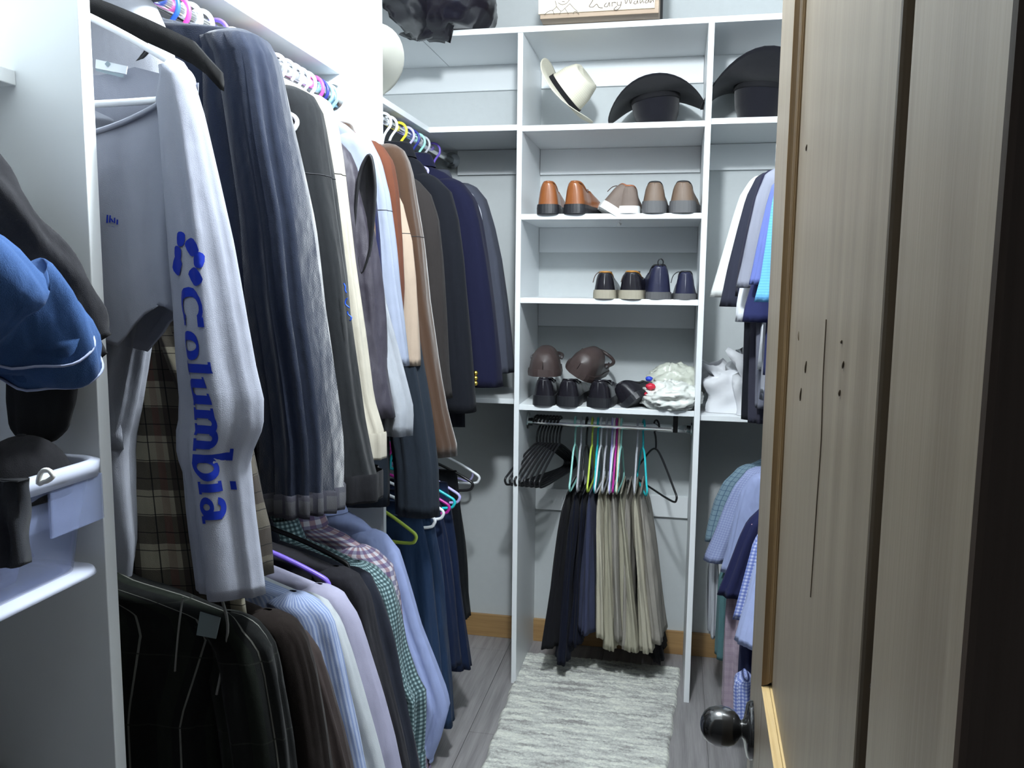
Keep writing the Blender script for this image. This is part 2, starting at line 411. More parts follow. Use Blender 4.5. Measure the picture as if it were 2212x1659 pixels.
def hanger(color, loc, rz=0, label=None, group=None, w=.178, drop=.08, r=.0042, tilt=0, ry=0):
    g = hanger_mesh(w, drop, r)
    key = ('H', w, drop, r)
    if key not in HM:
        me = bpy.data.meshes.new('clothes_hanger'); me.from_pydata([tuple(v) for v in g[0]], [], g[1]); me.polygons.foreach_set('use_smooth', [True]*len(me.polygons)); me.materials.append(None); HM[key] = me
    o = bpy.data.objects.new('clothes_hanger', HM[key]); COL.objects.link(o)
    o.material_slots[0].link = 'OBJECT'; o.material_slots[0].material = pl('hanger_'+color, HC[color])
    o.location = loc; o.rotation_euler = (tilt, ry, rz)
    return tag(o, label or f'{color} plastic hanger', 'hanger', group)

# ------------------------------------------------------------------ garments
def ring(cx, cy, z, rx, ry, seed, amp, n=44, sq=2.3, f=2.0, zs=1.6, rot=0):
    out = []
    for i in range(n):
        th = 2*PI*i/n; c, s = math.cos(th), math.sin(th)
        x = math.copysign(abs(c)**(2/sq), c)*rx; y = math.copysign(abs(s)**(2/sq), s)*ry
        nz = noise.noise(Vector((c*f+seed, s*f*1.1+seed*.37, z*zs)))*amp*1.25 + noise.noise(Vector((c*f*2.3-seed, s*f*2.3, z*zs*2.2+seed)))*amp*.6
        x += c*nz; y += s*nz*1.0
        if rot: x, y = x*math.cos(rot)-y*math.sin(rot), x*math.sin(rot)+y*math.cos(rot)
        out.append(Vector((cx+x, cy+y, z)))
    return out
def sleeve_rings(cont, Y, side, a0, a1, b0, b1, seed, amp, N=26, dy=0, cap=True, f=2.0):
    """cont: outer contour [(X,z)] from the shoulder down to the cuff"""
    L = [0]
    for p, q in zip(cont, cont[1:]): L.append(L[-1]+math.hypot(q[0]-p[0], q[1]-p[1]))
    pts = [(l/L[-1], *c) for l, c in zip(L, cont)]
    R = []
    if cap:
        x, z = cont[0]
        for s_, dz in ((.15, .016), (.5, .013), (.8, .006)):
            R.append(ring(x-side*a0, Y, z+dz, a0*s_, b0*s_, seed, 0))
    for k in range(N):
        t = k/(N-1); x, z = sample(pts, t); a = lerp(a0, a1, t**.8); b = lerp(b0, b1, t)
        am = amp*min(1, t*4+.15)
        R.append(ring(x-side*a, Y+dy*t, z, a, b, seed, am, f=f, zs=1.6 if f < 3 else .9))
    return R
def hem_in(R, d=.02, s=.93):
    r = R[-1]; c = sum(r, Vector())/len(r)
    R.append([Vector((c.x+(p.x-c.x)*s, c.y+(p.y-c.y)*s, p.z+.001)) for p in r])
    R.append([Vector((c.x+(p.x-c.x)*s*.97, c.y+(p.y-c.y)*s*.97, p.z+d)) for p in r])
    return R
SEED = [1.0]
def garment(name, label, cat, mat, Y, cont, zh, side=1, cx=RX, nz=None, a=(.048, .05), b=(.034, .034), body=(.165, .17), t=(.022, .03), amp=.012,
            group=None, collar=None, cuff=None, sleeves=True, hem=None, buttons=0, cmat=None, bmat=None, sy=0, world=False, yaw=0, lapel=False, N=26, placket=False, cuffh=.05, ff=2.0, seams=()):
    """hanging shirt / coat. cont = outer contour (photo px or world X,z) on the plane y=Y"""
    SEED[0] += 3.17; sd = SEED[0]
    C = [(p[0], p[1]) if world else (at(p[0], p[1], Y).x, at(p[0], p[1], Y).z) for p in cont]
    zsh = C[0][1]; xo = C[0][0]
    nz = nz or zsh+.06
    T = Thing(name, label, cat, (cx, Y, zh), group)
    hw = abs(xo-cx)-.02
    st = [(0, nz, .055, .035), (.10, nz-.012, .085, .038), (.22, lerp(nz, zsh, .45), lerp(.085, hw, .45), .036), (.36, zsh+.012, hw*.93, t[0]), (.42, zsh-.015, hw, t[0]), (.6, zsh-.14, body[0], t[0]*1.1), (1, zh, body[1], t[1])]
    R = []
    for k in range(34):
        q = k/33; z, rx, ry = sample(st, q)
        R.append(ring(cx, Y, z, rx, ry, sd, amp*max(0, min(1, (q-.3)*2)), n=60, sq=2.6, f=2.4))
    R = hem_in(R)
    T.part('body', loft(R), bmat or mat)
    if sleeves:
        for s in (side, -side):
            if s == side: CC = C; aa = a
            else: CC = [(2*cx-x if abs(2*cx-x-cx) < .27 else cx-side*.27, z) for x, z in C]; aa = a
            SR = sleeve_rings(CC, Y+sy, s, aa[0], aa[1], b[0], b[1], sd+s*1.3, amp*.75, N, f=ff)
            end = [v.copy() for v in SR[-1]]
            seam_paths = [[v.copy() for v in SR[3+int(q*(N-1))]] for q in seams]
            SR = hem_in(SR)
            so = T.part('sleeve', loft(SR), mat)
            for sp_ in seam_paths:
                cc_ = sum(sp_, Vector())/len(sp_)
                T.part('seam', tube([cc_+(p-cc_)*1.004for i_, p in enumerate(sp_)], .0008, 5, True), SEAM)
            if cuff:
                c = sum(end, Vector())/len(end)
                CRr = []
                for dz, sc in ((cuffh, 1.02), (cuffh-.004, 1.05), (.003, 1.05), (-.002, 1.03), (-.001, .93)):
                    CRr.append([Vector((c.x+(p.x-c.x)*sc, c.y+(p.y-c.y)*sc, p.z+dz)) for p in end])
                T.part('cuff', loft(CRr), cuff)
    if collar:
        CRr = []
        prf = {'shirt': [(.060, .036, -.012), (.058, .034, .022), (.060, .036, .036), (.066, .044, .030), (.080, .056, -.006)],
               'crew': [(.086, .042, -.016), (.078, .036, -.004), (.072, .032, -.008)],
               'stand': [(.062, .038, -.015), (.058, .036, .025), (.055, .034, .055), (.050, .030, .055)]}[collar]
        for rx, ry, dz in prf: CRr.append(ring(cx, Y, nz+dz, rx, ry, sd, .003, n=36, sq=2))
        T.part('collar', loft(CRr), cmat or mat)
    for k in range(buttons):
        z = nz-.06-k*.085
        if z > zh+.03: T.part('button', lathe([(0, -.004), (.0055, -.003), (.0055, 0)], (cx+side*.01, Y-t[0]*1.5, z), 'y', 10), pl('button_shell', (.7, .68, .62)))
    return T
def hang(color, Y, label, z=RZ, x=RX, **k):
    return hanger(color, (x, Y, z+.008), k.pop('rz', 0), label, **k)

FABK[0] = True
SEAM = pl('dark_seam_thread', (.02, .02, .024), .8)
# --- first left bay, upper rod
TEE = fab('pale_grey_jersey', (.40, .42, .50), melange=.04, wr=.35)
# pale grey long sleeve shirt nearest the camera
def pale_shirt():
    Y = .962; cx = -.80
    T = Thing('long_sleeve_shirt', 'pale grey long sleeve shirt with blue lettering down the sleeve, nearest the camera', 'shirt', (cx, Y, 1.15))
    zt = 1.60; n = 72; R = []
    HT = [(at(px, py, Y-.03).x, at(px, py, Y-.03).z) for px, py in ((150, 730), (215, 735), (258, 748), (285, 715), (312, 678), (343, 658), (372, 678), (400, 712), (432, 742), (470, 760))]
    # body: front hangs with a scooped neckline below the hanger, the back rises behind it
    for k in range(46):
        q = k/45; rg = []
        for i in range(n):
            th = 2*PI*i/n; c, s = math.cos(th), math.sin(th)
            x = math.copysign(abs(c)**(2/2.6), c)
            top = 1.585 + .015*abs(c)
            if s < 0: top = 1.575-.040*max(0, 1-(x/.80)**2)
            else: top = 1.60+.055*(1-abs(x))-.03*max(0, 1-(x/.5)**2)
            hemz, = sample(HT, cx+x*.19)
            if s > 0: hemz = hemz-.012
            z = lerp(top, hemz, q)
            w = lerp(.205, .190, min(1, q*1.5)); tt = lerp(.016, .036, min(1, q*1.3))
            nzv = noise.noise(Vector((c*2.6+4, s*2.8, z*1.6)))*.020*min(1, q*2.2+.05)+noise.noise(Vector((c*6+4, s*5, z*3)))*.008*min(1, q*3)
            rg.append(Vector((cx+x*w+c*nzv*.5, Y+math.copysign(abs(s)**.8, s)*tt+s*nzv, z)))
        R.append(rg)
    T.part('body', loft(hem_in(R, .015, .97)), TEE)
    # seam down the side panel and chest mark
    cont = [(408, 152), (425, 175), (447, 250), (475, 380), (505, 520), (535, 680), (556, 790), (573, 860), (573, 920), (545, 985), (556, 1100), (572, 1220), (578, 1275)]
    C = [(at(x, y, Y).x, at(x, y, Y).z) for x, y in cont]
    L = [0]
    for p, q in zip(C, C[1:]): L.append(L[-1]+math.hypot(q[0]-p[0], q[1]-p[1]))
    pts = [(l/L[-1], *c) for l, c in zip(L, C)]
    inner = [(0, .014), (.06, .026), (.2, .032), (.45, .044), (.62, .055), (.68, .056), (.76, .045), (.9, .046), (1, .046)]
    def SF(u, v, off=0):
        """u in -1..1 across the camera side, v in 0..1 down the sleeve"""
        x, z = sample(pts, v); a, = sample(inner, v); b = lerp(.022, .036, min(1, v*2))
        th = -PI/2+u*PI/2*.95+.25
        c, s = math.cos(th), math.sin(th)
        fold = .006*math.sin(3.2*u*2+v*2.5)*min(1, v*3)
        am = noise.noise(Vector((c*2.2+9, s*2.2, z*1.6)))*.010*min(1, v*3)
        return Vector((x-a+c*(a+am+off)+0*fold, Y-.012+s*(b+am+fold+off), z))
    R = []; N = 48; m = 44
    for k in range(3):
        x, z = C[0]; s_ = (.2, .6, .85)[k]
        R.append([Vector((x-.014+math.cos(2*PI*i/m)*.014*s_, Y-.006+math.sin(2*PI*i/m)*.022*s_, z+(.013, .010, .004)[k])) for i in range(m)])
    for k in range(N):
        v = k/(N-1); R.append([SF(((2*PI*i/m)-.25+PI/2)/(PI/2*.95), v) if False else _sf(SF, i, m, v) for i in range(m)])
    end = R[-1]; sl = T.part('sleeve', loft(hem_in(R, .02, .95)), TEE)
    cR = []
    c = sum(end, Vector())/len(end)
    for dz, sc in ((.035, 1.0), (.033, 1.03), (.0, 1.03), (-.001, .99)):
        cR.append([Vector((c.x+(p.x-c.x)*sc, c.y+(p.y-c.y)*sc, p.z+dz)) for p in end])
    # far sleeve, folded down behind the panel
    SR = sleeve_rings([(2*cx-x+.02, z) for x, z in C[:9]]+[(-1.04, 1.0), (-1.03, .93)], Y+.01, -1, .04, .045, .024, .03, 4, .01)
    T.part('sleeve', loft(SR), TEE)
    # neck binding
    nb = []
    for k in range(25):
        x = -1+2*k/24; nb.append((cx+x*.80*.205, Y-.018, 1.573-.040*max(0, 1-x*x)))
    T.part('neckline', tube(nb, .0035, 6), TEE)
    nb = [(cx+x*.12, Y-.0385-.004*math.cos(x*3), 1.36-.02*x*0+.0) for x in (0, 1)]
    # care label inside the neck (visible under the hanger bar)
    lx = [at(207, 128, Y+.008), at(275, 143, Y+.008), at(272, 160, Y+.008), at(206, 147, Y+.008)]
    T.part('neck_label', ([p for p in lx]+[p+Vector((0, .0012, 0)) for p in lx], [(0, 1, 2, 3), (7, 6, 5, 4), (0, 4, 5, 1), (1, 5, 6, 2), (2, 6, 7, 3), (3, 7, 4, 0)]), pl('label_white', (.75, .8, .84), .6), smooth=False)
    ly = [at(232, 131, Y+.007), at(239, 138, Y+.007), at(232, 145, Y+.007), at(226, 138, Y+.007)]
    T.part('label_print', (ly, [(0, 1, 2, 3)]), pl('label_grey', (.25, .32, .36), .6), smooth=False)
    lz = [at(206, 148, Y+.009), at(268, 161, Y+.009), at(266, 168, Y+.009), at(207, 153, Y+.009)]
    T.part('label_print', (lz, [(0, 1, 2, 3)]), pl('label_grey', (.25, .32, .36), .6), smooth=False)
    # ---- printed lettering on the sleeve
    INK = fab('blue_print', (.01, .035, .42), melange=.03, wr=.1, rough=.6)
    vlen = L[-1]
    def place(poly_strokes, name='printed_letter'):
        V = []; F = []
        for st, wd in poly_strokes:
            st = smooth2(st)
            pts_ = []
            for i, (px, py) in enumerate(st):
                a = st[max(0, i-1)]; b = st[min(len(st)-1, i+1)]
                tx, ty = b[0]-a[0], b[1]-a[1]; l = math.hypot(tx, ty) or 1; nx, ny = -ty/l, tx/l
                ww = wd if not isinstance(wd, tuple) else lerp(wd[0], wd[1], i/(len(st)-1))
                row = []
                for e in (-1, -.33, .33, 1):
                    row.append((px+nx*ww*e/2, py+ny*ww*e/2))
                pts_.append(row)
            base = len(V)
            for row in pts_:
                for (gx, gy) in row: V.append(onsleeve(gx, gy))
            for i in range(len(pts_)-1):
                for j in range(3):
                    F.append((base+i*4+j, base+i*4+j+1, base+i*4+5+j, base+i*4+4+j))
        T.part(name, (V, F), INK, sl_part)
    def smooth2(st):
        if len(st) == 2:
            a, b = st; return [(lerp(a[0], b[0], k/5), lerp(a[1], b[1], k/5)) for k in range(6)]
        P = smoothpath([Vector((x, y, 0)) for x, y in st], 5); return [(p.x, p.y) for p in P]
    sl_part = sl
    # text frame: g = distance down the sleeve in px of the photo (y), h = letter height axis 0..1 towards the right
    v_of = []
    for k in range(201):
        v = k/200; x, z = sample(pts, v); v_of.append((v, z))
    ztab = [(-zv, v) for v, zv in v_of]
    def onsleeve(gy, h):
        # gy: photo row along the print, h: 0 base line (left) .. 1 ascender (right)
        row = at(470, gy, Y-.045); v, = sample(ztab, -row.z)
        ux, = sample([(500, -.62), (620, -.50), (800, -.42), (1000, -.22), (1080, -.18)], gy)
        ux2, = sample([(500, .02), (620, .03), (800, .06), (1000, .42), (1080, .46)], gy)
        return SF(lerp(ux, ux2, h), v, .0012)
    def fl(y0, k, strokes):   # letter whose box starts at photo row y0, k = row advance per unit
        place([([(y0+x*k, h) for x, h in st], (wd if isinstance(wd, tuple) else wd)) for st, wd in [(s_[0], s_[1]) for s_ in strokes]])
    # strokes are given in (advance, height) units; widths need per-axis scaling, so build thick bars as quads
    def quadfan(polys, name='printed_letter'):
        V = []; F = []
        for poly in polys:     # poly = list of 4 corners (gy,h); gridded 6x6 so that it follows the cloth
            b = len(V); n_ = 6
            for i in range(n_+1):
                for j in range(n_+1):
                    p0 = (lerp(poly[0][0], poly[1][0], i/n_), lerp(poly[0][1], poly[1][1], i/n_)); p1 = (lerp(poly[3][0], poly[2][0], i/n_), lerp(poly[3][1], poly[2][1], i/n_))
                    V.append(onsleeve(lerp(p0[0], p1[0], j/n_), lerp(p0[1], p1[1], j/n_)))
            for i in range(n_):
                for j in range(n_):
                    a_ = b+i*(n_+1)+j; F.append((a_, a_+1, a_+n_+2, a_+n_+1))
        T.part(name, (V, F), INK, sl_part)
    def R_(y0, y1, h0, h1):
        if 11 <= y1-y0 <= 17: y0, y1 = y0-2.5, y1+2.5
        return [(y0, h0), (y1, h0), (y1, h1), (y0, h1)]
    def arc(cy, ch, ry, rh, a0, a1, w, wh, seg=14):
        out = []
        for i in range(seg):
            A, B = math.radians(lerp(a0, a1, i/seg)), math.radians(lerp(a0, a1, (i+1)/seg))
            f = lambda t, s: (cy+math.cos(t)*(ry+1.5-s*w*1.3), ch+math.sin(t)*(rh+.01-s*wh*1.3))
            out.append([f(A, 0), f(B, 0), f(B, 1), f(A, 1)])
        return out
    X = .62  # x-height
    y = 622
    quadfan(arc(y+42, .5, 42, .52, 35, 325, 16, .12)+[R_(y+66, y+82, .72, 1.0), R_(y+74, y+82, .10, .24)]); y += 95
    quadfan(arc(y+30, X/2, 30, X/2+.03, 0, 360, 15, .09, 20)); y += 66
    quadfan([R_(y+6, y+20, 0, 1.02), R_(y-2, y+28, 0, .09), R_(y-2, y+8, .93, 1.02)]); y += 33
    quadfan([R_(y+5, y+19, .15, X), R_(y-2, y+8, X-.08, X), R_(y+40, y+54, 0, X), R_(y+33, y+42, X-.08, X), R_(y+50, y+60, 0, .08)]+arc(y+28, .18, 23, .2, 180, 360, 13, .10)); y += 66
    quadfan([R_(y+5, y+18, 0, X), R_(y-2, y+25, 0, .08), R_(y-2, y+8, X-.08, X), R_(y+38, y+51, 0, X-.15), R_(y+32, y+57, 0, .08), R_(y+71, y+84, 0, X-.15), R_(y+64, y+91, 0, .08)]+arc(y+30, X-.19, 21, .2, 0, 180, 12, .10)+arc(y+63, X-.19, 21, .2, 0, 180, 12, .10)); y += 96
    quadfan([R_(y+5, y+18, 0, 1.02), R_(y-3, y+8, .93, 1.02)]+arc(y+31, X/2, 27, X/2+.02, 0, 360, 13, .09, 20)); y += 63
    quadfan([R_(y+5, y+18, 0, X), R_(y-2, y+25, 0, .08), R_(y-2, y+8, X-.08, X), R_(y+5, y+18, .84, 1.0)]); y += 30
    quadfan([R_(y+34, y+47, .05, X-.1), R_(y+44, y+55, 0, .09)]+arc(y+25, X-.17, 22, .19, 0, 170, 12, .10)+arc(y+22, .17, 20, .19, 0, 360, 11, .08, 18))
    # woven petals emblem above the word
    def petal(cy, ch, ry, rh, ang, k=12):
        ca, sa = math.cos(ang), math.sin(ang); V = [onsleeve(cy, ch)]; F = []
        for rr in (.5, 1):
            for i in range(k):
                t = 2*PI*i/k; px, ph = math.cos(t)*ry*rr, math.sin(t)*rh*rr*ry
                e = (abs(math.cos(t))**.6, abs(math.sin(t))**.9)
                px = math.copysign(e[0], math.cos(t))*ry*rr; ph = math.copysign(e[1], math.sin(t))*rh*rr
                V.append(onsleeve(cy+px*ca-ph*sa, ch+(px*sa+ph*ca)/62))
        for i in range(k):
            j = (i+1) % k; F += [(0, 1+i, 1+j), (1+i, 1+k+i, 1+k+j, 1+j)]
        T.part('emblem_petal', (V, F), INK, sl_part)
    for cy_, ch_, ry_, rh_, an in ((516, .45, 17, 9, -.25), (534, .86, 20, 17, .35), (550, .20, 20, 13, -.25), (562, 1.10, 18, 12, -.25), (574, .06, 22, 17, -.6), (598, .86, 20, 17, .45)):
        petal(cy_, ch_, ry_, rh_, an)
    for i in range(8):  # tiny words near the cuff
        q = at(533+i*5, 1229-i*.9, Y-.05); r_ = at(535+i*5, 1233-i*.9, Y-.05); 
    # chest mark
    Vm = []; Fm = []
    for k, (ax, ay, bx, by, wd) in enumerate(((215, 462, 215, 480, 3), (220, 463, 220, 479, 3), (222, 470, 226, 478, 3), (229, 468, 229, 480, 2.5), (234, 472, 234, 483, 3), (218, 486, 222, 487, 2), (224, 487, 230, 489, 2))):
        ys = Y-.045
        a_, b_ = at(ax, ay, ys), at(ax+wd, ay, ys); c_, d_ = at(bx+wd, by, ys), at(bx, by, ys)
        n0 = len(Vm); Vm += [a_, b_, c_, d_]; Fm.append((n0, n0+1, n0+2, n0+3))
    mo = T.part('chest_print', (Vm, Fm), INK, smooth=False)
    md = mo.modifiers.new('wrap', 'SHRINKWRAP'); md.target = [c for c in T.o.children if c.name.startswith('body')][0]; md.offset = .0015; md.wrap_method = 'PROJECT'; md.use_project_y = True; md.use_project_z = False; md.use_positive_direction = True; md.use_negative_direction = True
    return T
def _sf(SF, i, m, v):
    th = 2*PI*i/m; u = (th-.25+PI/2)
    while u > PI: u -= 2*PI
    return SF(u/(PI/2*.95), v)
pale_shirt()
hang('white', .958, 'white plastic hanger under the neck of the pale grey shirt, nearest the camera', z=1.790, x=-.815, w=.215, drop=.10, r=.0046)

def velvet_hanger(label, loc, w=.225, z0=-.07, mat=None):
    t = Thing('clothes_hanger', label, 'hanger', loc)
    R = []
    for k in range(25):
        s = -1+2*k/24; x = s*w; z = z0-.095*abs(s)**1.25-.02*max(0, abs(s)-.85)*6
        h = .016 if abs(s) < .9 else .012
        R.append([t.loc+Vector((x+dx, dy, z+dz)) for dx, dy, dz in ((0, -.005, -h), (0, .005, -h), (0, .006, 0), (0, .004, h*.9), (0, -.004, h*.9), (0, -.006, 0))])
    t.part('arm', loft(R, True, True), mat or fab('black_velvet', (.012, .012, .013)))
    H = [Vector((0, 0, z0)), Vector((0, 0, -.04)), Vector((.004, 0, -.03))]+[Vector((.021*math.cos(math.radians(a)), 0, .021*math.sin(math.radians(a))-.005)) for a in range(-60, 190, 20)]
    t.part('hook', tube([t.loc+p for p in smoothpath(H, 2)], .0018, 6), CHROME)
    for s in (-1, 1): pass
    return t
velvet_hanger('wide black hanger behind the white one, holding the plaid flannel', (RX, 1.005, RZ+.000), .232)
GREY2 = fab('soft_grey_jersey', (.44, .46, .53), melange=.08)
garment('long_sleeve_shirt', 'darker grey long sleeve shirt showing below the hem of the pale grey shirt', 'shirt', GREY2, 1.0,
        [(340, 300), (340, 500), (335, 640), (318, 760), (298, 870), (276, 960), (282, 1060), (296, 1180), (285, 1275)], 1.12, a=(.045, .046), b=(.016, .020), body=(.06, .06), nz=1.58, amp=.014)
FLAN = fab('brown_flannel_plaid', (.36, .33, .25), [(0, .078, .50, .1, (.045, .036, .032), .78), (1, .078, .52, .0, (.045, .036, .032), .78),
           (0, .078, .10, .26, (.20, .05, .05), .3), (0, .026, .05, .1, (.012, .012, .014), .85), (1, .026, .05, .1, (.012, .012, .014), .85)], wr=.5)
FG = garment('flannel_shirt', 'brown and cream plaid flannel shirt hanging below the pale grey shirt', 'shirt', FLAN, 1.045,
        [(-.72, 1.50), (-.70, 1.42), (-.66, 1.3), (-.60, 1.15), (-.575, 1.0), (-.575, .93)], .865, world=True, a=(.03, .05), b=(.018, .03), body=(.14, .215), t=(.026, .032), amp=.02, nz=1.54)
# white shirt with standing collar, top left
WSH = fab('white_poplin', (.70, .72, .80), melange=.03, wr=.4)
def collar_piece():
    T = Thing('dress_shirt', 'white dress shirt with a stiff spread collar at the top left', 'shirt', (RX, 1.08, 1.0))
    R = []
    for px in ((205, 60, -38), (252, 52, -40), (300, 66, -45), (345, 78, -10)): pass
    st = [(0, 1.80, .045, .040), (.08, 1.77, .058, .046), (.16, 1.74, .085, .044), (.3, 1.69, .11, .034), (.4, 1.64, .12, .026), (.6, 1.5, .12, .026), (1, 1.02, .12, .028)]
    R = [ring(RX, 1.08, *sample(st, k/25), 7.7, .01*max(0, k/25-.3), n=50) for k in range(26)]
    T.part('body', loft(R), WSH)
    C = [ring(RX, 1.075, z, rx, ry, 2, .002, n=40, sq=2) for z, rx, ry in ((1.775, .062, .048), (1.825, .066, .050), (1.85, .070, .053), (1.845, .082, .062), (1.79, .118, .072), (1.765, .128, .074))]
    T.part('collar', loft(C), WSH)
    for s in (1, -1):
        T.part('sleeve', loft(sleeve_rings([(RX+s*.12, 1.60), (RX+s*.13, 1.4), (RX+s*.13, 1.1)], 1.08, s, .04, .04, .02, .02, 3, .008)), WSH)
collar_piece()
hang('grey', 1.085, 'grey hanger inside the white dress shirt collar', z=RZ, w=.09, drop=.03)
# navy long garment
NV = fab('navy_fleece', (.009, .018, .048), melange=.45, wr=.5, sheen=.3, fine=700)
LIN = fab('grey_plaid_lining', (.13, .13, .145), [(0, .03, .3, 0, (.03, .03, .05), .7), (1, .03, .3, 0, (.05, .05, .07), .7)])
garment('sweatshirt', 'long navy blue sweatshirt with a grey plaid cuff, largest on the upper rod', 'sweatshirt', NV, 1.165,
        [(566, 82), (588, 130), (612, 300), (645, 480), (664, 660), (690, 820), (708, 960), (710, 1040), (712, 1105)], 1.02, nz=1.745, a=(.05, .058), b=(.048, .060), body=(.19, .19), t=(.036, .05), amp=.030, cuff=LIN, collar='crew', sy=.01, cuffh=.035, ff=3.6)
hang('blue', 1.235, 'blue plastic hanger peeking above the navy sweatshirt', w=.12, drop=.04); hang('pink', 1.265, 'hot pink hanger above the navy sweatshirt'); hang('black', 1.06, 'black hanger above the navy sweatshirt', w=.09, drop=.03)
for k, (y_, c_) in enumerate(((1.30, 'white'), (1.335, 'white'), (1.385, 'purple'))):
    hang(c_, y_, ('white hanger just past the hot pink one', 'second white hanger past the hot pink one', 'purple hanger behind the navy sweatshirt')[k])
BK = fab('charcoal_softshell', (.015, .017, .020), melange=.1, wr=.4, sheen=.1)
charcoal = garment('jacket', 'charcoal zip jacket hanging right behind the long navy sweatshirt', 'jacket', BK, 1.385,
        [(672, 205), (690, 240), (702, 320), (722, 450), (745, 600), (762, 760), (780, 900), (800, 1000), (818, 1075)], 1.0, a=(.05, .055), b=(.055, .055), body=(.18, .19), t=(.035, .045), amp=.014, collar='stand', nz=1.72, cuff=fab('black_rib', (.02, .02, .024)), seams=(.2,))
CRM = fab('cream_knit', (.52, .48, .40), melange=.06, wr=.4)
g = garment('sweater', 'cream sweater sleeve with a ribbed cuff behind the charcoal jacket', 'sweater', CRM, 1.475,
        [(712, 222), (728, 270), (742, 360), (765, 560), (786, 720), (803, 860), (824, 930), (829, 988)], 1.2, a=(.035, .03), b=(.030, .026), amp=.007, cuff=CRM, seams=(.22,))
PRN = pl('blue_print_dots', (.01, .08, .6), .5)
random.seed(3)
for y0 in (612, 644, 672):
    P_ = [at(744+random.uniform(-4, 5)+(y0+k*7-612)*.14, y0+k*7, 1.350) for k in range(4)]
    charcoal.part('printed_mark', tube(smoothpath(P_, 3), .0013, 5), PRN)
VEST = fab('plum_softshell', (.055, .047, .070), melange=.08, wr=.9, rough=.55, spec=.4)
def vest():
    Y = 1.565; T = garment('vest', 'dark plum quilted vest with a black armhole and stand collar', 'vest', VEST, Y,
        [(790, 340), (800, 360)], 1.085, nz=1.70, sleeves=False, body=(.22, .265), t=(.042, .055), amp=.03, collar='stand')
    # armhole binding and lining bowl
    blk = fab('black_satin', (.010, .010, .014), rough=.35, spec=.6)
    pts = [at(x, y, Y-.02)+Vector((0.004, 0, 0)) for x, y in ((797, 338), (806, 400), (803, 470), (795, 540), (778, 590), (768, 540), (764, 460), (770, 390), (782, 350))]
    loop = smoothpath(pts, 5, True)
    T.part('armhole_binding', tube(loop, .0035, 6, True), blk)
    c = sum(loop, Vector())/len(loop)
    rg = [[p.copy() for p in loop]]
    for s_, d in ((.75, .010), (.4, .018), (.05, .02)): rg.append([c+(p-c)*s_+Vector((-.01, d, 0)) for p in loop])
    T.part('armhole_lining', loft(rg), blk)
    zp = [at(x, y, Y-.05) for x, y in ((838, 800), (850, 830), (862, 858))]
vest()
hang('pink', 1.53, 'pink hanger showing at the armhole of the plum vest', w=.165, drop=.10)
# pale sleeve bunched below the vest
GRYS = fab('light_grey_cotton', (.36, .38, .42), wr=.8)
PLB = fab('tan_check', (.45, .33, .22), [(0, .03, .4, 0, (.10, .06, .05), .7), (1, .03, .4, 0, (.25, .10, .05), .6)])
garment('shirt', 'tan check shirt, a sliver between the plum vest and the pale sweatshirt', 'shirt', PLB, 1.615, [(790, 385), (803, 420), (808, 500), (810, 600)], 1.1, a=(.03, .03), b=(.02, .02), amp=.006)
garment('shirt', 'light grey shirt with its bunched cuff showing under the plum vest', 'shirt', GRYS, 1.60, [(770, 385), (790, 480), (830, 640), (872, 800), (893, 880), (893, 940)], 1.1, a=(.03, .04), b=(.02, .03), amp=.014)
garment('shirt', 'dark indigo shirt, a thin sliver left of the pale heathered sleeve', 'shirt', fab('indigo', (.02, .025, .09)), 1.65, [(795, 385), (813, 430), (822, 520), (830, 640), (838, 800)], 1.1, a=(.03, .03), b=(.018, .018), amp=.005)
LB = fab('pale_heather', (.34, .38, .49), melange=.10, wr=.35)
garment('sweatshirt', 'pale blue heathered sweatshirt beside the plum vest', 'sweatshirt', LB, 1.70, [(800, 302), (822, 345), (840, 420), (852, 520), (862, 620), (875, 720), (884, 790)], 1.3, a=(.042, .04), b=(.032, .032), amp=.008, collar='crew', seams=(.35,))
RU = fab('rust_cotton', (.19, .065, .036), melange=.1)
garment('sweater', 'rust orange sweater between the pale sweatshirt and the brown jacket', 'sweater', RU, 1.745, [(828, 318), (848, 350), (858, 420), (865, 520), (870, 620), (868, 700)], 1.3, a=(.035, .03), b=(.026, .024), amp=.006)
BG = fab('beige_cotton', (.46, .36, .28), melange=.06)
garment('shirt', 'beige pink shirt, a narrow strip left of the brown jacket', 'shirt', BG, 1.79, [(850, 400), (872, 440), (892, 520), (900, 600), (905, 700), (908, 790)], 1.1, a=(.04, .035), b=(.022, .022), amp=.006, seams=(.3,))
SL = fab('slate_twill', (.026, .036, .052), melange=.1)
garment('jacket', 'slate blue jacket whose long sleeve drops lowest on the upper rod', 'jacket', SL, 1.80, [(850, 480), (872, 560), (890, 660), (908, 780), (928, 900), (942, 1010), (945, 1115)], .83, a=(.045, .05), b=(.028, .034), amp=.010, nz=1.66)
BR = fab('brown_suede', (.085, .042, .022), melange=.12, wr=.3, sheen=.4)
BR2 = fab('brown_suede_dark', (.07, .038, .028), melange=.1)
garment('jacket', 'chestnut brown suede jacket at the end of the first left bay', 'jacket', BR, 1.845, [(872, 325), (888, 360), (898, 430), (912, 520), (925, 650), (945, 780), (965, 890), (983, 960), (984, 985)], 1.0, a=(.038, .05), b=(.028, .034), amp=.008, collar='shirt', nz=1.69, body=(.15, .15), t=(.02, .024), seams=(.28,))
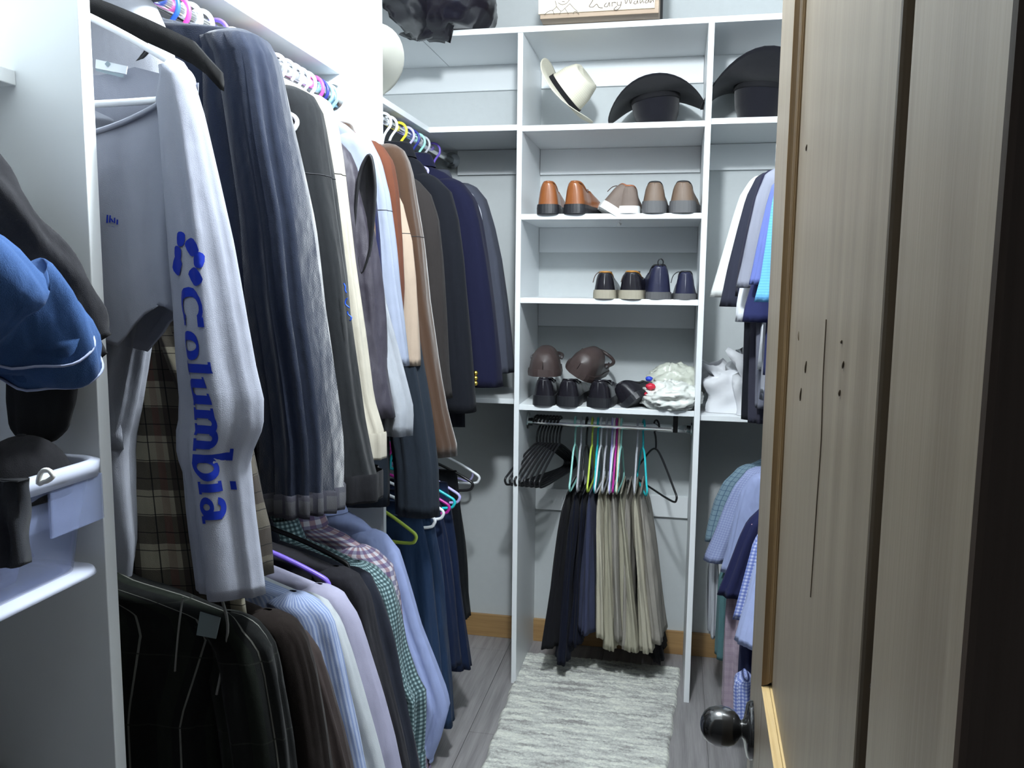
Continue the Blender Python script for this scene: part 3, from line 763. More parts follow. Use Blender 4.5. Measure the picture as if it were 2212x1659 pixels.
# more hangers on the upper rod of the first bay
hl = [(1.435, 'white', 'white hanger over the navy sweatshirt, before the charcoal jacket'), (1.50, 'grey', 'grey hanger over the charcoal jacket'), (1.56, 'lavender', 'lavender hanger over the cream sweater'), (1.605, 'white', 'first white hanger right of the navy sweatshirt shoulder'), (1.645, 'grey', 'grey hanger second from the navy sweatshirt shoulder'), (1.68, 'white', 'white hanger third from the navy sweatshirt shoulder'), (1.712, 'grey', 'grey hanger in the middle of the hooks near the rod end'), (1.745, 'white', 'white hanger just left of the bright pink one'),
      (1.785, 'pink', 'bright pink hanger near the first rod end'), (1.812, 'navy', 'navy hanger near the first rod end'), (1.838, 'sky', 'sky blue hanger close to the first rod end'), (1.865, 'sky', 'sky blue hanger last before the white panel')]
for y_, c_, l_ in hl: hang(c_, y_, l_, rz=random.uniform(-.05, .05), w=.07, drop=.02)
hang('yellow', 1.515, 'yellow hanger between the cream sweater and the plum vest', z=RZ, w=.15, drop=.05)

# --- far left bay, upper rod
hl = [(2.235, 'white', 'first white hanger past the white panel'), (2.285, 'white', 'second white hanger past the white panel'), (2.37, 'yellow', 'yellow hanger in the far left bay'), (2.44, 'lavender', 'lavender hanger in the far left bay'), (2.49, 'navy', 'dark blue hanger in the far left bay'), (2.55, 'mint', 'mint hanger in the far left bay'), (2.60, 'grey', 'grey hanger in the far left bay'), (2.72, 'purple', 'purple hanger nearest the back wall on the upper rod')]
for y_, c_, l_ in hl: hang(c_, y_, l_, z=RZ+.012, w=.07, drop=.02)
DB = fab('dark_brown_wool', (.050, .043, .042), melange=.12)
garment('blazer', 'dark grey brown wool blazer beyond the chestnut jacket', 'blazer', DB, 2.11, [(905, 392), (930, 420), (946, 470), (955, 560), (962, 680), (968, 800), (975, 860)], 1.05, nz=1.70, a=(.045, .045), b=(.04, .04), amp=.006, body=(.18, .18), t=(.04, .04))
BS = fab('black_suiting', (.016, .018, .026), melange=.1, wr=.25)
garment('suit_jacket', 'black suit jacket left of the navy blazer', 'suit', BS, 2.29, [(945, 385), (975, 415), (990, 470), (1002, 560), (1012, 680), (1022, 800), (1028, 890)], 1.0, nz=1.72, a=(.05, .05), b=(.045, .045), amp=.006, body=(.18, .185), t=(.045, .045), collar='shirt')
NB = fab('navy_suiting', (.018, .020, .060), melange=.08, wr=.25)
T = garment('blazer', 'navy blazer with gold cuff buttons left of the grey blazer', 'blazer', NB, 2.48, [(1000, 395), (1028, 430), (1042, 480), (1055, 560), (1068, 660), (1078, 760), (1084, 835)], 1.03, nz=1.72, a=(.055, .055), b=(.05, .05), amp=.006, body=(.18, .185), t=(.045, .045), collar='shirt')
GOLD = plain('gold_button', (.75, .55, .10), .3, 1)
for yy in (806, 817, 828): 
    p = at(1027, yy, 2.40); T.part('button', lathe([(0, -.005), (.006, -.004), (.0075, 0), (.0075, .003)], p, 'y', 12), GOLD)
garment('dress_shirt', 'white shirt, a sliver between the navy and grey blazers', 'shirt', WSH, 2.575, [(1022, 420), (1040, 455), (1048, 520), (1058, 600), (1070, 700)], 1.15, nz=1.72, a=(.04, .04), b=(.02, .02), amp=.004)
GB = fab('grey_wool', (.115, .125, .17), melange=.12, wr=.3)
garment('blazer', 'mid grey wool blazer nearest the tower on the upper rod', 'blazer', GB, 2.69, [(1030, 405), (1052, 432), (1068, 490), (1082, 560), (1094, 650), (1102, 730), (1108, 805)], 1.03, nz=1.70, a=(.055, .05), b=(.045, .045), amp=.008, body=(.19, .19), t=(.045, .045), collar='shirt')
# trousers under the suits
def trousers(label, mat, Y, cx, z0, z1, rx, ry, seed, rx1=None, ry1=None, dx=0, dy=0, amp=.012, group=None, name='trousers', rot=0, cuffs=True, sq=2.4, n=44, hw=.012):
    T = Thing(name, label, 'trousers', (cx, Y, z1), group); R = []
    rx1 = rx1 or rx; ry1 = ry1 or ry; N = 26
    for k in range(N):
        q = k/(N-1); s = min(1, .25+q*7)
        R.append(ring(cx+dx*q, Y+dy*q, lerp(z0, z1, q), lerp(rx, rx1, q)*(s if rx < ry else 1), lerp(ry, ry1, q)*(s if ry <= rx else 1), seed, amp*min(1, q*4), n=n, sq=sq, f=2.6, rot=rot))
    R = hem_in(R, .03, .85)
    T.part('leg', loft(R, True), mat)
    return T
trousers('black suit trousers ending in a dark cuff below the black suit jacket', BS, 2.36, -.70, 1.2, .93, .09, .03, 3)

# ------------------------------------------------------------------ lower rod, first left bay
PLK = fab('black_grid_shirting', (.006, .007, .007), [(0, .07, .04, .0, (.20, .20, .18), .8), (0, .07, .30, .45, (.010, .014, .009), .7), (1, .11, .02, .2, (.02, .022, .018), .8)], wr=.6)
T = garment('long_sleeve_shirt', 'black shirt with thin white window check at bottom left', 'shirt', PLK, .985,
        [(560, 1352), (592, 1388), (608, 1440), (622, 1520), (634, 1600), (642, 1680), (650, 1900), (650, 2000)], .25, nz=.945, a=(.05, .055), b=(.030, .034), body=(.20, .21), t=(.028, .04), amp=.02, buttons=6)
# open collar of that shirt
cl = [at(x, y, .955) for x, y in ((395, 1290), (388, 1340), (382, 1400), (378, 1450))]
cr = [at(x, y, .955) for x, y in ((478, 1290), (492, 1350), (484, 1420), (468, 1500))]
T.part('placket', tube(smoothpath(cr, 4), .002, 6), pl('white_thread', (.16, .16, .15), .8)); T.part('placket', tube(smoothpath(cl, 4), .0014, 6), pl('white_thread', (.16, .16, .15), .8))
lb = [at(x, y, .948) for x, y in ((432, 1322), (476, 1335), (466, 1380), (424, 1372))]
T.part('neck_label', (lb+[p+Vector((0, .0015, 0)) for p in lb], [(0, 1, 2, 3), (7, 6, 5, 4), (0, 4, 5, 1), (1, 5, 6, 2), (2, 6, 7, 3), (3, 7, 4, 0)]), pl('label_dull', (.16, .20, .21), .7), smooth=False)
HC['red'] = (.35, .01, .05)
hang('red', .965, 'red hanger in the neck of the black window check shirt', z=.985, w=.17, drop=.09, r=.0035)
low = [
 ('dark brown plain shirt beside the black window check shirt', fab('dark_brown_twill', (.020, .014, .012)), 1.06, [(640, 1345), (662, 1375), (680, 1440), (700, 1560), (715, 1660), (730, 1800), (740, 1900)], None),
 ('taupe brown shirt between the dark brown and the blue striped shirts', fab('taupe_twill', (.065, .048, .045)), 1.10, [(665, 1375), (690, 1410), (712, 1480), (740, 1580), (758, 1660), (780, 1800), (790, 1900)], None),
 ('light blue pinstriped shirt on the low rod', fab('blue_pinstripe', (.24, .31, .52), [(0, .006, .45, 0, (.50, .56, .72), .7)], wr=.6), 1.15, [(690, 1303), (715, 1330), (728, 1390), (752, 1500), (775, 1600), (792, 1680), (810, 1800), (820, 1900)], None),
 ('off white shirt right of the light blue pinstriped shirt', fab('off_white_poplin', (.52, .55, .58), wr=.5), 1.20, [(708, 1305), (736, 1350), (752, 1410), (785, 1530), (815, 1630), (832, 1690), (850, 1800)], None),
 ('pale lilac shirt hanging in front of two charcoal shirts', fab('pale_lilac', (.40, .39, .52), wr=.5), 1.26, [(742, 1285), (768, 1330), (785, 1400), (815, 1500), (840, 1590), (860, 1680), (880, 1800)], None),
 ('charcoal shirt behind the pale lilac shirt', fab('charcoal_poplin', (.030, .029, .036)), 1.35, [(775, 1245), (800, 1290), (815, 1370), (840, 1470), (868, 1590), (886, 1680), (905, 1800)], None),
 ('charcoal blue shirt left of the green checked shirt', fab('charcoal_blue_poplin', (.030, .034, .052)), 1.42, [(800, 1245), (825, 1300), (845, 1380), (870, 1500), (893, 1600), (908, 1680), (920, 1780)], None),
 ('green and white micro checked shirt with a rumpled sleeve', fab('green_micro_check', (.36, .50, .52), [(0, .009, .5, 0, (.02, .05, .06), .75), (1, .009, .5, 0, (.02, .05, .06), .75)], wr=.9), 1.53, [(815, 1232), (843, 1262), (858, 1320), (872, 1400), (895, 1470), (912, 1500), (912, 1560), (905, 1640), (905, 1680)], None),
 ('red and navy gingham shirt left of the plain light blue shirt', fab('red_gingham', (.58, .56, .62), [(0, .022, .5, 0, (.20, .02, .04), .6), (1, .022, .5, 0, (.03, .03, .16), .6)], wr=.6), 1.64, [(815, 1195), (845, 1225), (858, 1290), (872, 1400), (890, 1500), (908, 1590), (922, 1660), (925, 1700)], None),
 ('plain light blue shirt with a wide sleeve at the end of the low rod', fab('plain_sky_shirting', (.36, .43, .72), wr=.6), 1.76, [(835, 1160), (862, 1195), (880, 1260), (905, 1350), (935, 1430), (960, 1500), (966, 1530), (950, 1590), (930, 1640)], None)]
for i, (lb, m_, Y_, c_, _) in enumerate(low):
    wide = i in (7, 9)
    garment('long_sleeve_shirt', lb, 'shirt', m_, Y_, c_, .30+.01*i, nz=None, a=(.045, .05 if not wide else .055), b=(.026 if i < 7 else .036, .03 if i < 7 else .040), body=(.19, .19), t=(.022, .028), amp=.014 if i != 7 else .022, collar='shirt', cuff=m_, group=None)
for y_, c_, l_ in ((1.305, 'purple', 'purple hanger between the pale lilac and charcoal shirts on the low rod'), (1.395, 'black', 'glossy black hanger above the charcoal shirts on the low rod')):
    hang(c_, y_, l_, z=RLZ+.006, r=.0048, w=.235)
# ------------------------------------------------------------------ far left bay, lower rod: jeans
DEN = fab('mid_denim', (.030, .065, .150), melange=.35, wr=.7, fine=1200)
DEN2 = fab('dark_denim', (.016, .030, .085), melange=.35, wr=.7, fine=1200)
BKJ = fab('black_denim', (.010, .012, .016), melange=.2, wr=.6)
for lb, m_, Y_, cx, z0, z1, dx, dz in (
   ('mid blue jeans folded over a hanger behind the plain light blue shirt', DEN, 2.00, -.735, .75, .22, .045, 0), ('second mid blue jeans on the low rod of the far left bay', DEN, 2.10, -.74, .76, .12, .055, 0),
   ('dark blue jeans with a rumpled hem in the far left bay', DEN2, 2.22, -.75, .76, .24, .06, 0), ('faded dark jeans second from the back wall side', DEN2, 2.34, -.76, .76, .18, .075, 0), ('black jeans farthest back on the low rod', BKJ, 2.50, -.775, .76, .27, .04, 0)):
    SEED[0] += 2; trousers(lb, m_, Y_, cx, z0, z1, .10, .035, SEED[0], .105, .045, dx=dx, amp=.018, name='jeans')
for y_, c_, l_, rz in ((1.98, 'lime', 'lime green hanger sticking out over the jeans', -.25), (2.06, 'white', 'white hanger just below the slate blue sleeve', .1), (2.16, 'white', 'white hanger with rounded end among the jeans hangers', 0), (2.22, 'magenta', 'magenta hanger among the jeans hangers', 0), (2.28, 'teal', 'teal hanger among the jeans hangers', 0), (2.36, 'lavender', 'lavender hanger among the jeans hangers', -.1), (2.50, 'black', 'black hanger holding the black jeans', 0), (2.62, 'white', 'white hanger highest among the jeans hangers', -.12)):
    hang(c_, y_, l_, z=RLZ2, w=.20, rz=rz, r=.0045)
o = hanger('lavender', (-.72, 2.84, .672), 1.2, 'empty lavender hanger near the back wall with its hook showing', w=.14, drop=.08); o.rotation_euler = (0, 1.2, 0)

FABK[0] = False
# ------------------------------------------------------------------ tower: trousers rod
PR = {'ch': fab('charcoal_chino', (.011, .011, .014)), 'bk': fab('ink_chino', (.008, .010, .022)), 'sl': fab('slate_blue_chino', (.045, .052, .10)), 'kh': fab('khaki_chino', (.38, .36, .28), wr=.7), 'kl': fab('stone_chino', (.30, .28, .25), wr=.7), 'ks': fab('sand_chino', (.46, .43, .34), wr=.7)}
TY = 2.78
tr = [(1228, 1185, .085, 'ch', 1395, 'charcoal trousers at the left end of the tower rod'), (1246, 1215, .01, 'bk', 1430, 'ink blue trousers second from the left on the tower rod'), (1262, 1240, .08, 'bk', 1390, 'ink blue trousers beside the slate ones'),
      (1276, 1266, .075, 'sl', 1365, 'slate blue trousers left of the khaki group'), (1296, 1300, .09, 'ks', 1372, 'sand khaki trousers first of the pale group'), (1312, 1318, .11, 'kh', 1400, 'khaki trousers second of the pale group'),
      (1326, 1334, .08, 'kl', 1378, 'stone trousers in the middle of the pale group'), (1342, 1368, .09, 'kh', 1402, 'khaki trousers with a broad folded hem'), (1356, 1352, .05, 'kl', 1395, 'stone trousers behind the broad khaki hem'),
      (1372, 1398, .12, 'ks', 1405, 'sand trousers right of the broad khaki hem'), (1384, 1420, .07, 'kl', 1385, 'rightmost stone trousers on the tower rod'), (1350, 1420, .16, 'ch', 1425, 'charcoal trousers hanging behind the pale ones at the right')]
for i, (xt, xb, dy, m_, yb, lb) in enumerate(tr):
    Y_ = TY-.02+.012*(i % 3) if i < 11 else TY+.10
    p0 = at(xt, 1085, Y_-.08); p1 = at(xb, yb, Y_-.10)
    SEED[0] += 1.9
    trousers(lb, PR[m_], Y_, p0.x, p0.z+.04, max(.03, p1.z), .013, .14, SEED[0], .026, .13, dx=p1.x-p0.x, amp=.016, name='trousers', sq=2.6, n=52)
tp = [(1243, 1240, 'mint'), (1256, 1247, 'grey'), (1268, 1262, 'black'), (1280, 1270, 'lime'), (1292, 1288, 'teal'), (1299, 1297, 'white'), (1311, 1313, 'grey'), (1323, 1326, 'lavender'), (1328, 1331, 'white'), (1333, 1337, 'magenta'), (1338, 1343, 'cream'), (1343, 1353, 'mint'), (1378, 1378, 'grey'), (1391, 1406, 'teal')]
seen = {}
desc = ['leftmost mint hanger on the tower rod', 'grey hanger beside the leftmost mint one on the tower rod', 'thin black hanger left of the lime one on the tower rod', 'lime yellow hanger on the tower rod', 'teal hanger left of the white ones on the tower rod', 'first white hanger right of the teal one on the tower rod', 'grey hanger in the middle of the tower rod', 'lavender hanger in the middle of the tower rod', 'white hanger between the lavender and magenta ones', 'magenta hanger on the tower rod', 'cream hanger right of the magenta one', 'right mint hanger on the tower rod', 'grey wire hanger left of the right teal one', 'rightmost teal hanger on the tower rod, slanting']
for i, (xt, xb, c_) in enumerate(tp):
    a_ = at(xt, 912, TY-.0); b_ = at(xb, 1065, TY-.13)
    o = hanger(c_, (a_.x, TY, .893), PI/2, desc[i], w=.135, drop=.105, r=.0036)
    o.rotation_euler = (0, 0, PI/2+(.04*math.sin(i*2.1) if i < 13 else .16))
# bunch of empty black hangers at left, a single one at right
for k in range(8):
    p = at(1160+k*7, 935, 2.78)
    o = hanger('black', (p.x, 2.78, .893), PI/2-.42+.03*k, ['leftmost empty black hanger in the bunch on the tower rod', 'second from left', 'third from left', 'fourth from left', 'fourth from right', 'third from right', 'second from right', 'rightmost empty black hanger in the bunch on the tower rod'][k]+('' if k in (0, 7) else ' of the eight empty black hangers on the tower rod'), 'empty black hangers at the left end of the tower rod', w=.19, drop=.085, r=.0038)
hanger('black', (at(1418, 930, 2.78).x, 2.78, .893), PI/2+.40, 'single empty black hanger at the right of the tower rod', w=.19, drop=.11, r=.0036)

# ------------------------------------------------------------------ shoes
def shoe(label, X, Y, Z, up, sole, L=.275, W=.073, H=.075, soleh=.022, rz=0, group=None, lining=None, lace=None, loop=False, name='shoe', tiltx=0, tilty=0, heeltab=None, opn=.45, slip=False, roundh=.85):
    """heel at local y=0 facing the camera, toe to +y"""
    T = Thing(name, label, 'shoe', (X, Y, Z), group)
    def out(q):  # half width along the length
        return W/2*sample([(0, .10), (.0028, .34), (.0086, .52), (.02, .70), (.045, .86), (.08, .95), (.2, .98), (.4, .92), (.62, 1.18), (.78, 1.20), (.9, .95), (.97, .55), (1, .05)], q)[0]
    def hh(q): return sample([(0, H*.93), (.03, H), (.12, H*.98), (.3, H*.72), (.45, H*.80), (.6, H*.62), (.8, H*.46), (.95, H*.40), (1, H*.25)], q)[0]
    R = []; n = 25
    for k in range(40):
        q = (k/39)**1.6; w = out(q); h = hh(q); rg = []
        for i in range(n):
            s = -1+2*i/(n-1)
            e = (1-abs(s)**6)**.5
            x = math.copysign(abs(s)**.8, s)*w*(1-.20*e); z = soleh+h*e
            if .045 < q < opn and abs(s) < .72:
                dep = min(1, (q-.045)/.015)*min(1, (opn-q)/.05)
                z -= dep*h*.75*(1-(abs(s)/.72)**6); x *= 1.0
            rg.append(Vector((x, q*L, z)))
        R.append(rg)
    R.insert(0, [Vector((p.x*.05, 0, soleh)) for p in R[0]])
    g1 = loft(R, closed=False)
    S2 = []
    for k in range(34):
        q = (k/33)**1.5; w = out(q)*1.06+.001; zt_ = soleh+.003; zb = 0 if (q < .3 or q > .42) else .003; zb += .012*max(0, (q-.85)/.15)**2
        y = q*(L+.006)-.003
        S2.append([Vector((-w, y, zb)), Vector((-w*.96, y, zb)), Vector((w*.96, y, zb)), Vector((w, y, zb)), Vector((w*1.01, y, zt_*.6)), Vector((w*.97, y, zt_)), Vector((-w*.97, y, zt_)), Vector((-w*1.01, y, zt_*.6))])
    g2 = loft(S2, True, True)
    M = Matrix.Translation((X, Y, Z)) @ Matrix.Rotation(rz, 4, 'Z') @ Matrix.Rotation(tilty, 4, 'Y') @ Matrix.Rotation(tiltx, 4, 'X')
    T.part('upper', xf(g1, M), up); T.part('sole', xf(g2, M), sole, smooth=False)
    # topline rim (lining colour)
    rim = []
    for k in range(19):
        a = -PI*.5-PI+2*PI*k/18
        y = L*(.03+opn*.49)-math.cos(2*PI*k/18)*L*(opn*.48); q = y/L; s = math.sin(2*PI*k/18)*.74
        w = out(max(0, q)); h = hh(max(0, q)); e = (1-abs(s)**6)**.5
        rim.append(Vector((math.copysign(abs(s)**.8, s)*w*(1-.20*e), max(.002, y), soleh+h*e+.001)))
    T.part('collar', xf(tube(smoothpath(rim[:-1], 3, True), .0035, 6, True), M), lining or up)
    if lace:
        for j in range(4):
            q = opn+.02+j*.055; h = soleh+hh(q)+.002; w = out(q)*.4
            T.part('lace', xf(tube([(-w, q*L, h-.004), (0, q*L+.004, h), (w, q*L, h-.004)], .0016, 5), M), lace)
        q = opn; h = soleh+hh(q)
        bow = smoothpath([(0, q*L, h+.002), (-.02, q*L-.01, h+.016), (-.038, q*L-.02, h+.004), (-.045, q*L-.03, h-.02)], 5)
        T.part('lace', xf(tube(bow, .0014, 5), M), lace)
        T.part('lace', xf(tube(smoothpath([(0, q*L, h), (.015, q*L-.02, h+.014), (.0, q*L-.03, h+.012), (-.004, q*L, h)], 5), .0014, 5), M), lace)
    if loop:
        T.part('heel_loop', xf(tube(smoothpath([(-.006, .004, soleh+H-.004), (-.008, .001, soleh+H+.012), (0, 0, soleh+H+.02), (.008, .001, soleh+H+.012), (.006, .004, soleh+H-.004)], 4), .0018, 6), M), BLKPL)
    if heeltab:
        tb = [Vector((s*.010, -.0015, z)) for z in (soleh+.01, soleh+H*.9) for s in (-1, 1)]
        T.part('heel_tab', xf(tube([(0, .0, soleh+.008), (0, .001, soleh+H*.5), (0, .003, soleh+H*.85)], .0035, 6), M), heeltab)
    return T
def lea(name, col, rough=.35): return plain(name, col, rough, spec=.5, var=.15, vs_=40, bump=.0008)
BRN = lea('cognac_leather', (.26, .085, .025), .28); TAUP = lea('taupe_nubuck', (.16, .12, .10), .7); TANL = lea('tan_leather', (.30, .11, .05), .45); WORN = lea('worn_brown_leather', (.15, .10, .07), .5)
GRS = pl('grey_rubber', (.09, .09, .095), .6); BKS = pl('black_rubber', (.015, .016, .02), .45); WHS = pl('white_rubber', (.75, .75, .74), .5); CRS = pl('cream_rubber', (.34, .31, .24), .55)
BKL = lea('black_leather', (.014, .013, .018), .25); NVL = lea('navy_leather', (.018, .02, .05), .35); CLOG = lea('brown_clog_foam', (.055, .038, .036), .45)
LACE = pl('brown_lace', (.06, .03, .02), .7); LINB = lea('amber_lining', (.45, .20, .03), .5); BLI = lea('black_lining', (.012, .012, .014), .6)
s2z, s3z, s4z = 1.582, 1.316, .966
def X_(px, py, Y): return at(px, py, Y).x
shoe('cognac leather shoe at the far left of the brown shoe shelf', X_(1182, 440, 2.60), 2.597, s2z, BRN, BKS, W=.069, H=.072, soleh=.026)
shoe('cognac leather shoe second from left, beside the tipped lace-up', X_(1237, 440, 2.60), 2.60, s2z, BRN, BKS, W=.069, H=.072, soleh=.026, rz=-.18)
shoe('tan and taupe lace-up tipped on its side with a white sole', X_(1318, 448, 2.61), 2.612, s2z+.002, TAUP, WHS, W=.078, H=.074, soleh=.022, tilty=.55, rz=.12, lace=LACE, lining=TANL)
shoe('upright tan and taupe shoe with a white sole', X_(1357, 445, 2.61), 2.612, s2z, TAUP, WHS, W=.070, H=.064, soleh=.020, lining=TANL)
shoe('worn brown leather shoe with a grey sole, left of its pair', X_(1413, 440, 2.61), 2.607, s2z, WORN, GRS, W=.074, H=.060, soleh=.034, lining=BLI)
shoe('worn brown leather shoe with a grey sole at the right end of the shelf', X_(1473, 440, 2.61), 2.607, s2z, WORN, GRS, W=.078, H=.060, soleh=.034, lining=BLI, rz=-.08)
shoe('black shoe with amber lining and cream sole, left of its pair', X_(1305, 630, 2.61), 2.607, s3z, BKL, CRS, W=.070, H=.058, soleh=.025, lining=LINB, lace=LACE)
shoe('black shoe with amber lining and cream sole, right of its pair', X_(1361, 630, 2.61), 2.607, s3z, BKL, CRS, W=.076, H=.060, soleh=.025, lining=LINB, lace=LACE, rz=-.1)
shoe('navy sneaker with a finger loop standing tallest on the dark shoe shelf', X_(1425, 630, 2.61), 2.615, s3z, NVL, GRS, W=.078, H=.086, soleh=.020, loop=True, lining=BLI, rz=.15)
shoe('smaller navy sneaker at the right end of the dark shoe shelf', X_(1480, 630, 2.61), 2.615, s3z, NVL, GRS, W=.066, H=.070, soleh=.016, lining=BLI, lace=BLKPL)
shoe('black leather shoe at the left end of the lowest tower shelf', X_(1173, 860, 2.61), 2.607, s4z, BKL, BKS, W=.072, H=.058, soleh=.030)
shoe('black leather shoe second from left on the lowest tower shelf', X_(1225, 860, 2.61), 2.607, s4z, BKL, BKS, W=.074, H=.056, soleh=.030, rz=-.05)
shoe('black leather shoe in the middle of the lowest tower shelf', X_(1291, 860, 2.61), 2.610, s4z, BKL, BKS, W=.080, H=.058, soleh=.028, rz=-.15)
shoe('black leather slipper leaning on its side next to the plastic bag', X_(1362, 862, 2.62), 2.622, s4z+.012, BKL, BKS, W=.085, H=.060, soleh=.02, tilty=-.75, rz=-.5, opn=.55)
# brown clogs resting on the black shoes
def clog(label, X, Y, Z, rz, ry, rx):
    T = Thing('clog', label, 'shoe', (X, Y, Z))
    M = Matrix.Translation((X, Y, Z)) @ Matrix.Rotation(rz, 4, 'Z') @ Matrix.Rotation(ry, 4, 'Y') @ Matrix.Rotation(rx, 4, 'X')
    R = []
    for k in range(26):
        q = (k/25)**1.4; w = .052*sample([(0, .02), (.01, .35), (.06, .75), (.2, 1.0), (.45, 1.0), (.7, .85), (.92, .8), (1, .5)], q)[0]; h = sample([(0, .030), (.08, .058), (.25, .075), (.45, .078), (.5, .06), (1, .035)], q)[0]
        rg = []
        for i in range(17):
            s = -1+2*i/16; e = (1-abs(s)**2.6)**.6; z = .02+h*e
            if q > .48 and abs(s) < .7: z = .024
            rg.append(Vector((s*w, q*.24, z)))
        R.append(rg)
    T.part('upper', xf(loft(R, closed=False), M), CLOG)
    R = []
    for k in range(22):
        q = k/21; w = .055*sample([(0, .30), (.06, .72), (.2, 1.0), (.45, 1.0), (.7, .85), (.92, .8), (1, .5)], q)[0]
        R.append([Vector(v) for v in ((-w, q*.24, 0), (w, q*.24, 0), (w*1.03, q*.24, .012), (w, q*.24, .024), (-w, q*.24, .024), (-w*1.03, q*.24, .012))])
    T.part('sole', xf(loft(R, True, True), M), CLOG, smooth=False)
    T.part('heel_strap', xf(tube(smoothpath([(-.05, .12, .055), (-.045, .2, .06), (-.02, .235, .062), (.02, .235, .062), (.045, .2, .06), (.05, .12, .055)], 4), .006, 8), M), CLOG)
    for s in (-1, 1): T.part('rivet', xf(lathe([(0, -.004), (.006, -.003), (.006, .002)], (s*.052, .12, .055), 'x', 10), M), GRS)
clog('brown clog resting on the two leftmost black shoes', X_(1172, 800, 2.62), 2.625, s4z+.092, .05, 0, 0)
clog('brown clog tilted up against its pair, heel strap showing', X_(1238, 795, 2.63), 2.635, s4z+.100, -.25, .55, 0)

# ------------------------------------------------------------------ hats
def hat(label, M, mat, band, rc=(.078, .098), hc=.115, brim=.085, curl=.055, droop=.02, name='cowboy_hat'):
    T = Thing(name, label, 'hat', M.to_translation())
    R = []; n = 48
    for k in range(15):
        q = k/14
        rg = []
        for i in range(n):
            th = 2*PI*i/n; c, s = math.cos(th), math.sin(th)
            sc = sample([(0, 1), (.3, .93), (.6, .84), (.8, .72), (.92, .55), (1, .25)], q)[0]; z = sample([(0, 0), (.6, .68), (.8, .92), (.9, 1.0), (1, .90)], q)[0]*hc
            pinch = .82 if q > .5 else 1
            z -= .028*max(0, q-.55)/.45*(abs(s) < 2)*max(0, -s)*.6
            rg.append(Vector((c*rc[0]*sc*(lerp(1, pinch+.18*abs(s), max(0, q-.3))), s*rc[1]*sc, z)))
        R.append(rg)
    T.part('crown', xf(loft(R, False, True), M), mat)
    for side_ in (0,):
        R = []
        for k in range(12):
            q = k/11; rg = []
            for i in range(n):
                th = 2*PI*i/n; c, s = math.cos(th), math.sin(th)
                x = c*(rc[0]+brim*q*(1-.12*q*abs(c)**2)); y = s*(rc[1]+brim*q*1.05)
                z = curl*(abs(c)**2.2)*q**2-droop*(abs(s)**2)*q**1.5
                rg.append(Vector((x, y, z)))
            R.append(rg)
        R2 = [[p+Vector((0, 0, .003)) for p in r] for r in reversed(R)]
        T.part('brim', xf(loft(R+R2), M), mat)
    B = [[Vector((math.cos(2*PI*i/n)*(rc[0]*s_+.0015), math.sin(2*PI*i/n)*(rc[1]*s_+.0015), z)) for i in range(n)] for z, s_ in ((.002, 1.0), (.004, 1.01), (.016, .985), (.018, .975))]
    T.part('band', xf(loft(B), M), band)
    return T
FELT = fab('black_felt', (.008, .008, .012), melange=.1, wr=.1, sheen=.2); STRAW = fab('straw', (.74, .71, .60), [(0, .006, .5, 0, (.62, .58, .46), .4), (1, .006, .5, 0, (.62, .58, .46), .4)], wr=.1)
BBAND = fab('black_ribbon', (.012, .012, .014))
Rm = lambda a, ax: Matrix.Rotation(a, 4, ax)
c1 = at(1415, 213, 2.80)
hat('black felt cowboy hat lying crown down next to the straw hat', Matrix.Translation((c1.x, 2.79, 1.857+.110)) @ Rm(-.12, 'Y') @ Rm(PI, 'X'), FELT, BBAND, rc=(.080, .098), hc=.112, brim=.088, curl=.055, droop=.030)
c2 = at(1640, 190, 2.80)
hat('larger black felt cowboy hat crown down, cut off by the door', Matrix.Translation((c2.x+.01, 2.79, 1.863+.123)) @ Rm(.10, 'Y') @ Rm(PI, 'X'), FELT, BBAND, rc=(.088, .10), hc=.122, brim=.110, curl=.075, droop=.070)
hc_ = at(1218, 212, 2.70)
hat('pale straw cowboy hat leaning on edge at the left of the tower shelf', Matrix.Translation((hc_.x-.004, 2.705, 1.857+.107)) @ Rm(-.12, 'Z') @ Rm(.93, 'Y'), STRAW, BBAND, rc=(.070, .088), hc=.105, brim=.060, curl=.026, droop=.006)
hat('white straw hat whose brim juts out past the bright panel', Matrix.Translation((-.872, 2.06, 1.90)) @ Rm(-.22, 'Y') @ Rm(-.15, 'X'), fab('white_straw', (.80, .79, .70), wr=.1), BBAND, rc=(.08, .10), hc=.11, brim=.10, curl=.05, droop=.0)

# ------------------------------------------------------------------ wooden box on the top shelf
BXY = 2.55
b0, b1 = at(1163, 42, BXY), at(1414, 30, BXY)
zb = ZT+.001
T = Thing('wooden_box', 'pale printed box with a handwritten name on the top shelf above the tower', 'box', (lerp(b0.x, b1.x, .5), BXY, zb))
CARD = plain('printed_card_front', (.80, .72, .58), .6, var=.03); CARD2 = wood('box_board', (.34, .25, .18), (.44, .34, .25), .6, 'x')
x0, x1 = b0.x, b1.x
T.part('body', box(x0+.004, x1+.012, BXY+.004, BXY+.30, zb, zb+.128), CARD2, smooth=False, bevel=.002)
T.part('front_panel', box(x0, x1, BXY-.004, BXY+.006, zb+.012, zb+.13), CARD, smooth=False, bevel=.001)
INKB = pl('sepia_ink', (.10, .075, .06), .7)
def ink(path, r=.0011, name='handwriting'):
    P = [Vector((at(x, y, BXY-.0045).x, BXY-.0045, at(x, y, BXY-.0045).z)) for x, y in path]
    T.part(name, tube(smoothpath(P, 5), r, 5), INKB)
ink([(1282, -2), (1276, 8), (1273, 14), (1281, 15), (1289, 9), (1294, 16), (1302, 17)])
ink([(1310, 6), (1305, 13), (1312, 14), (1316, 5), (1317, 14)]); ink([(1322, 5), (1322, 14)]); ink([(1322, 6), (1329, 5), (1329, 7)])
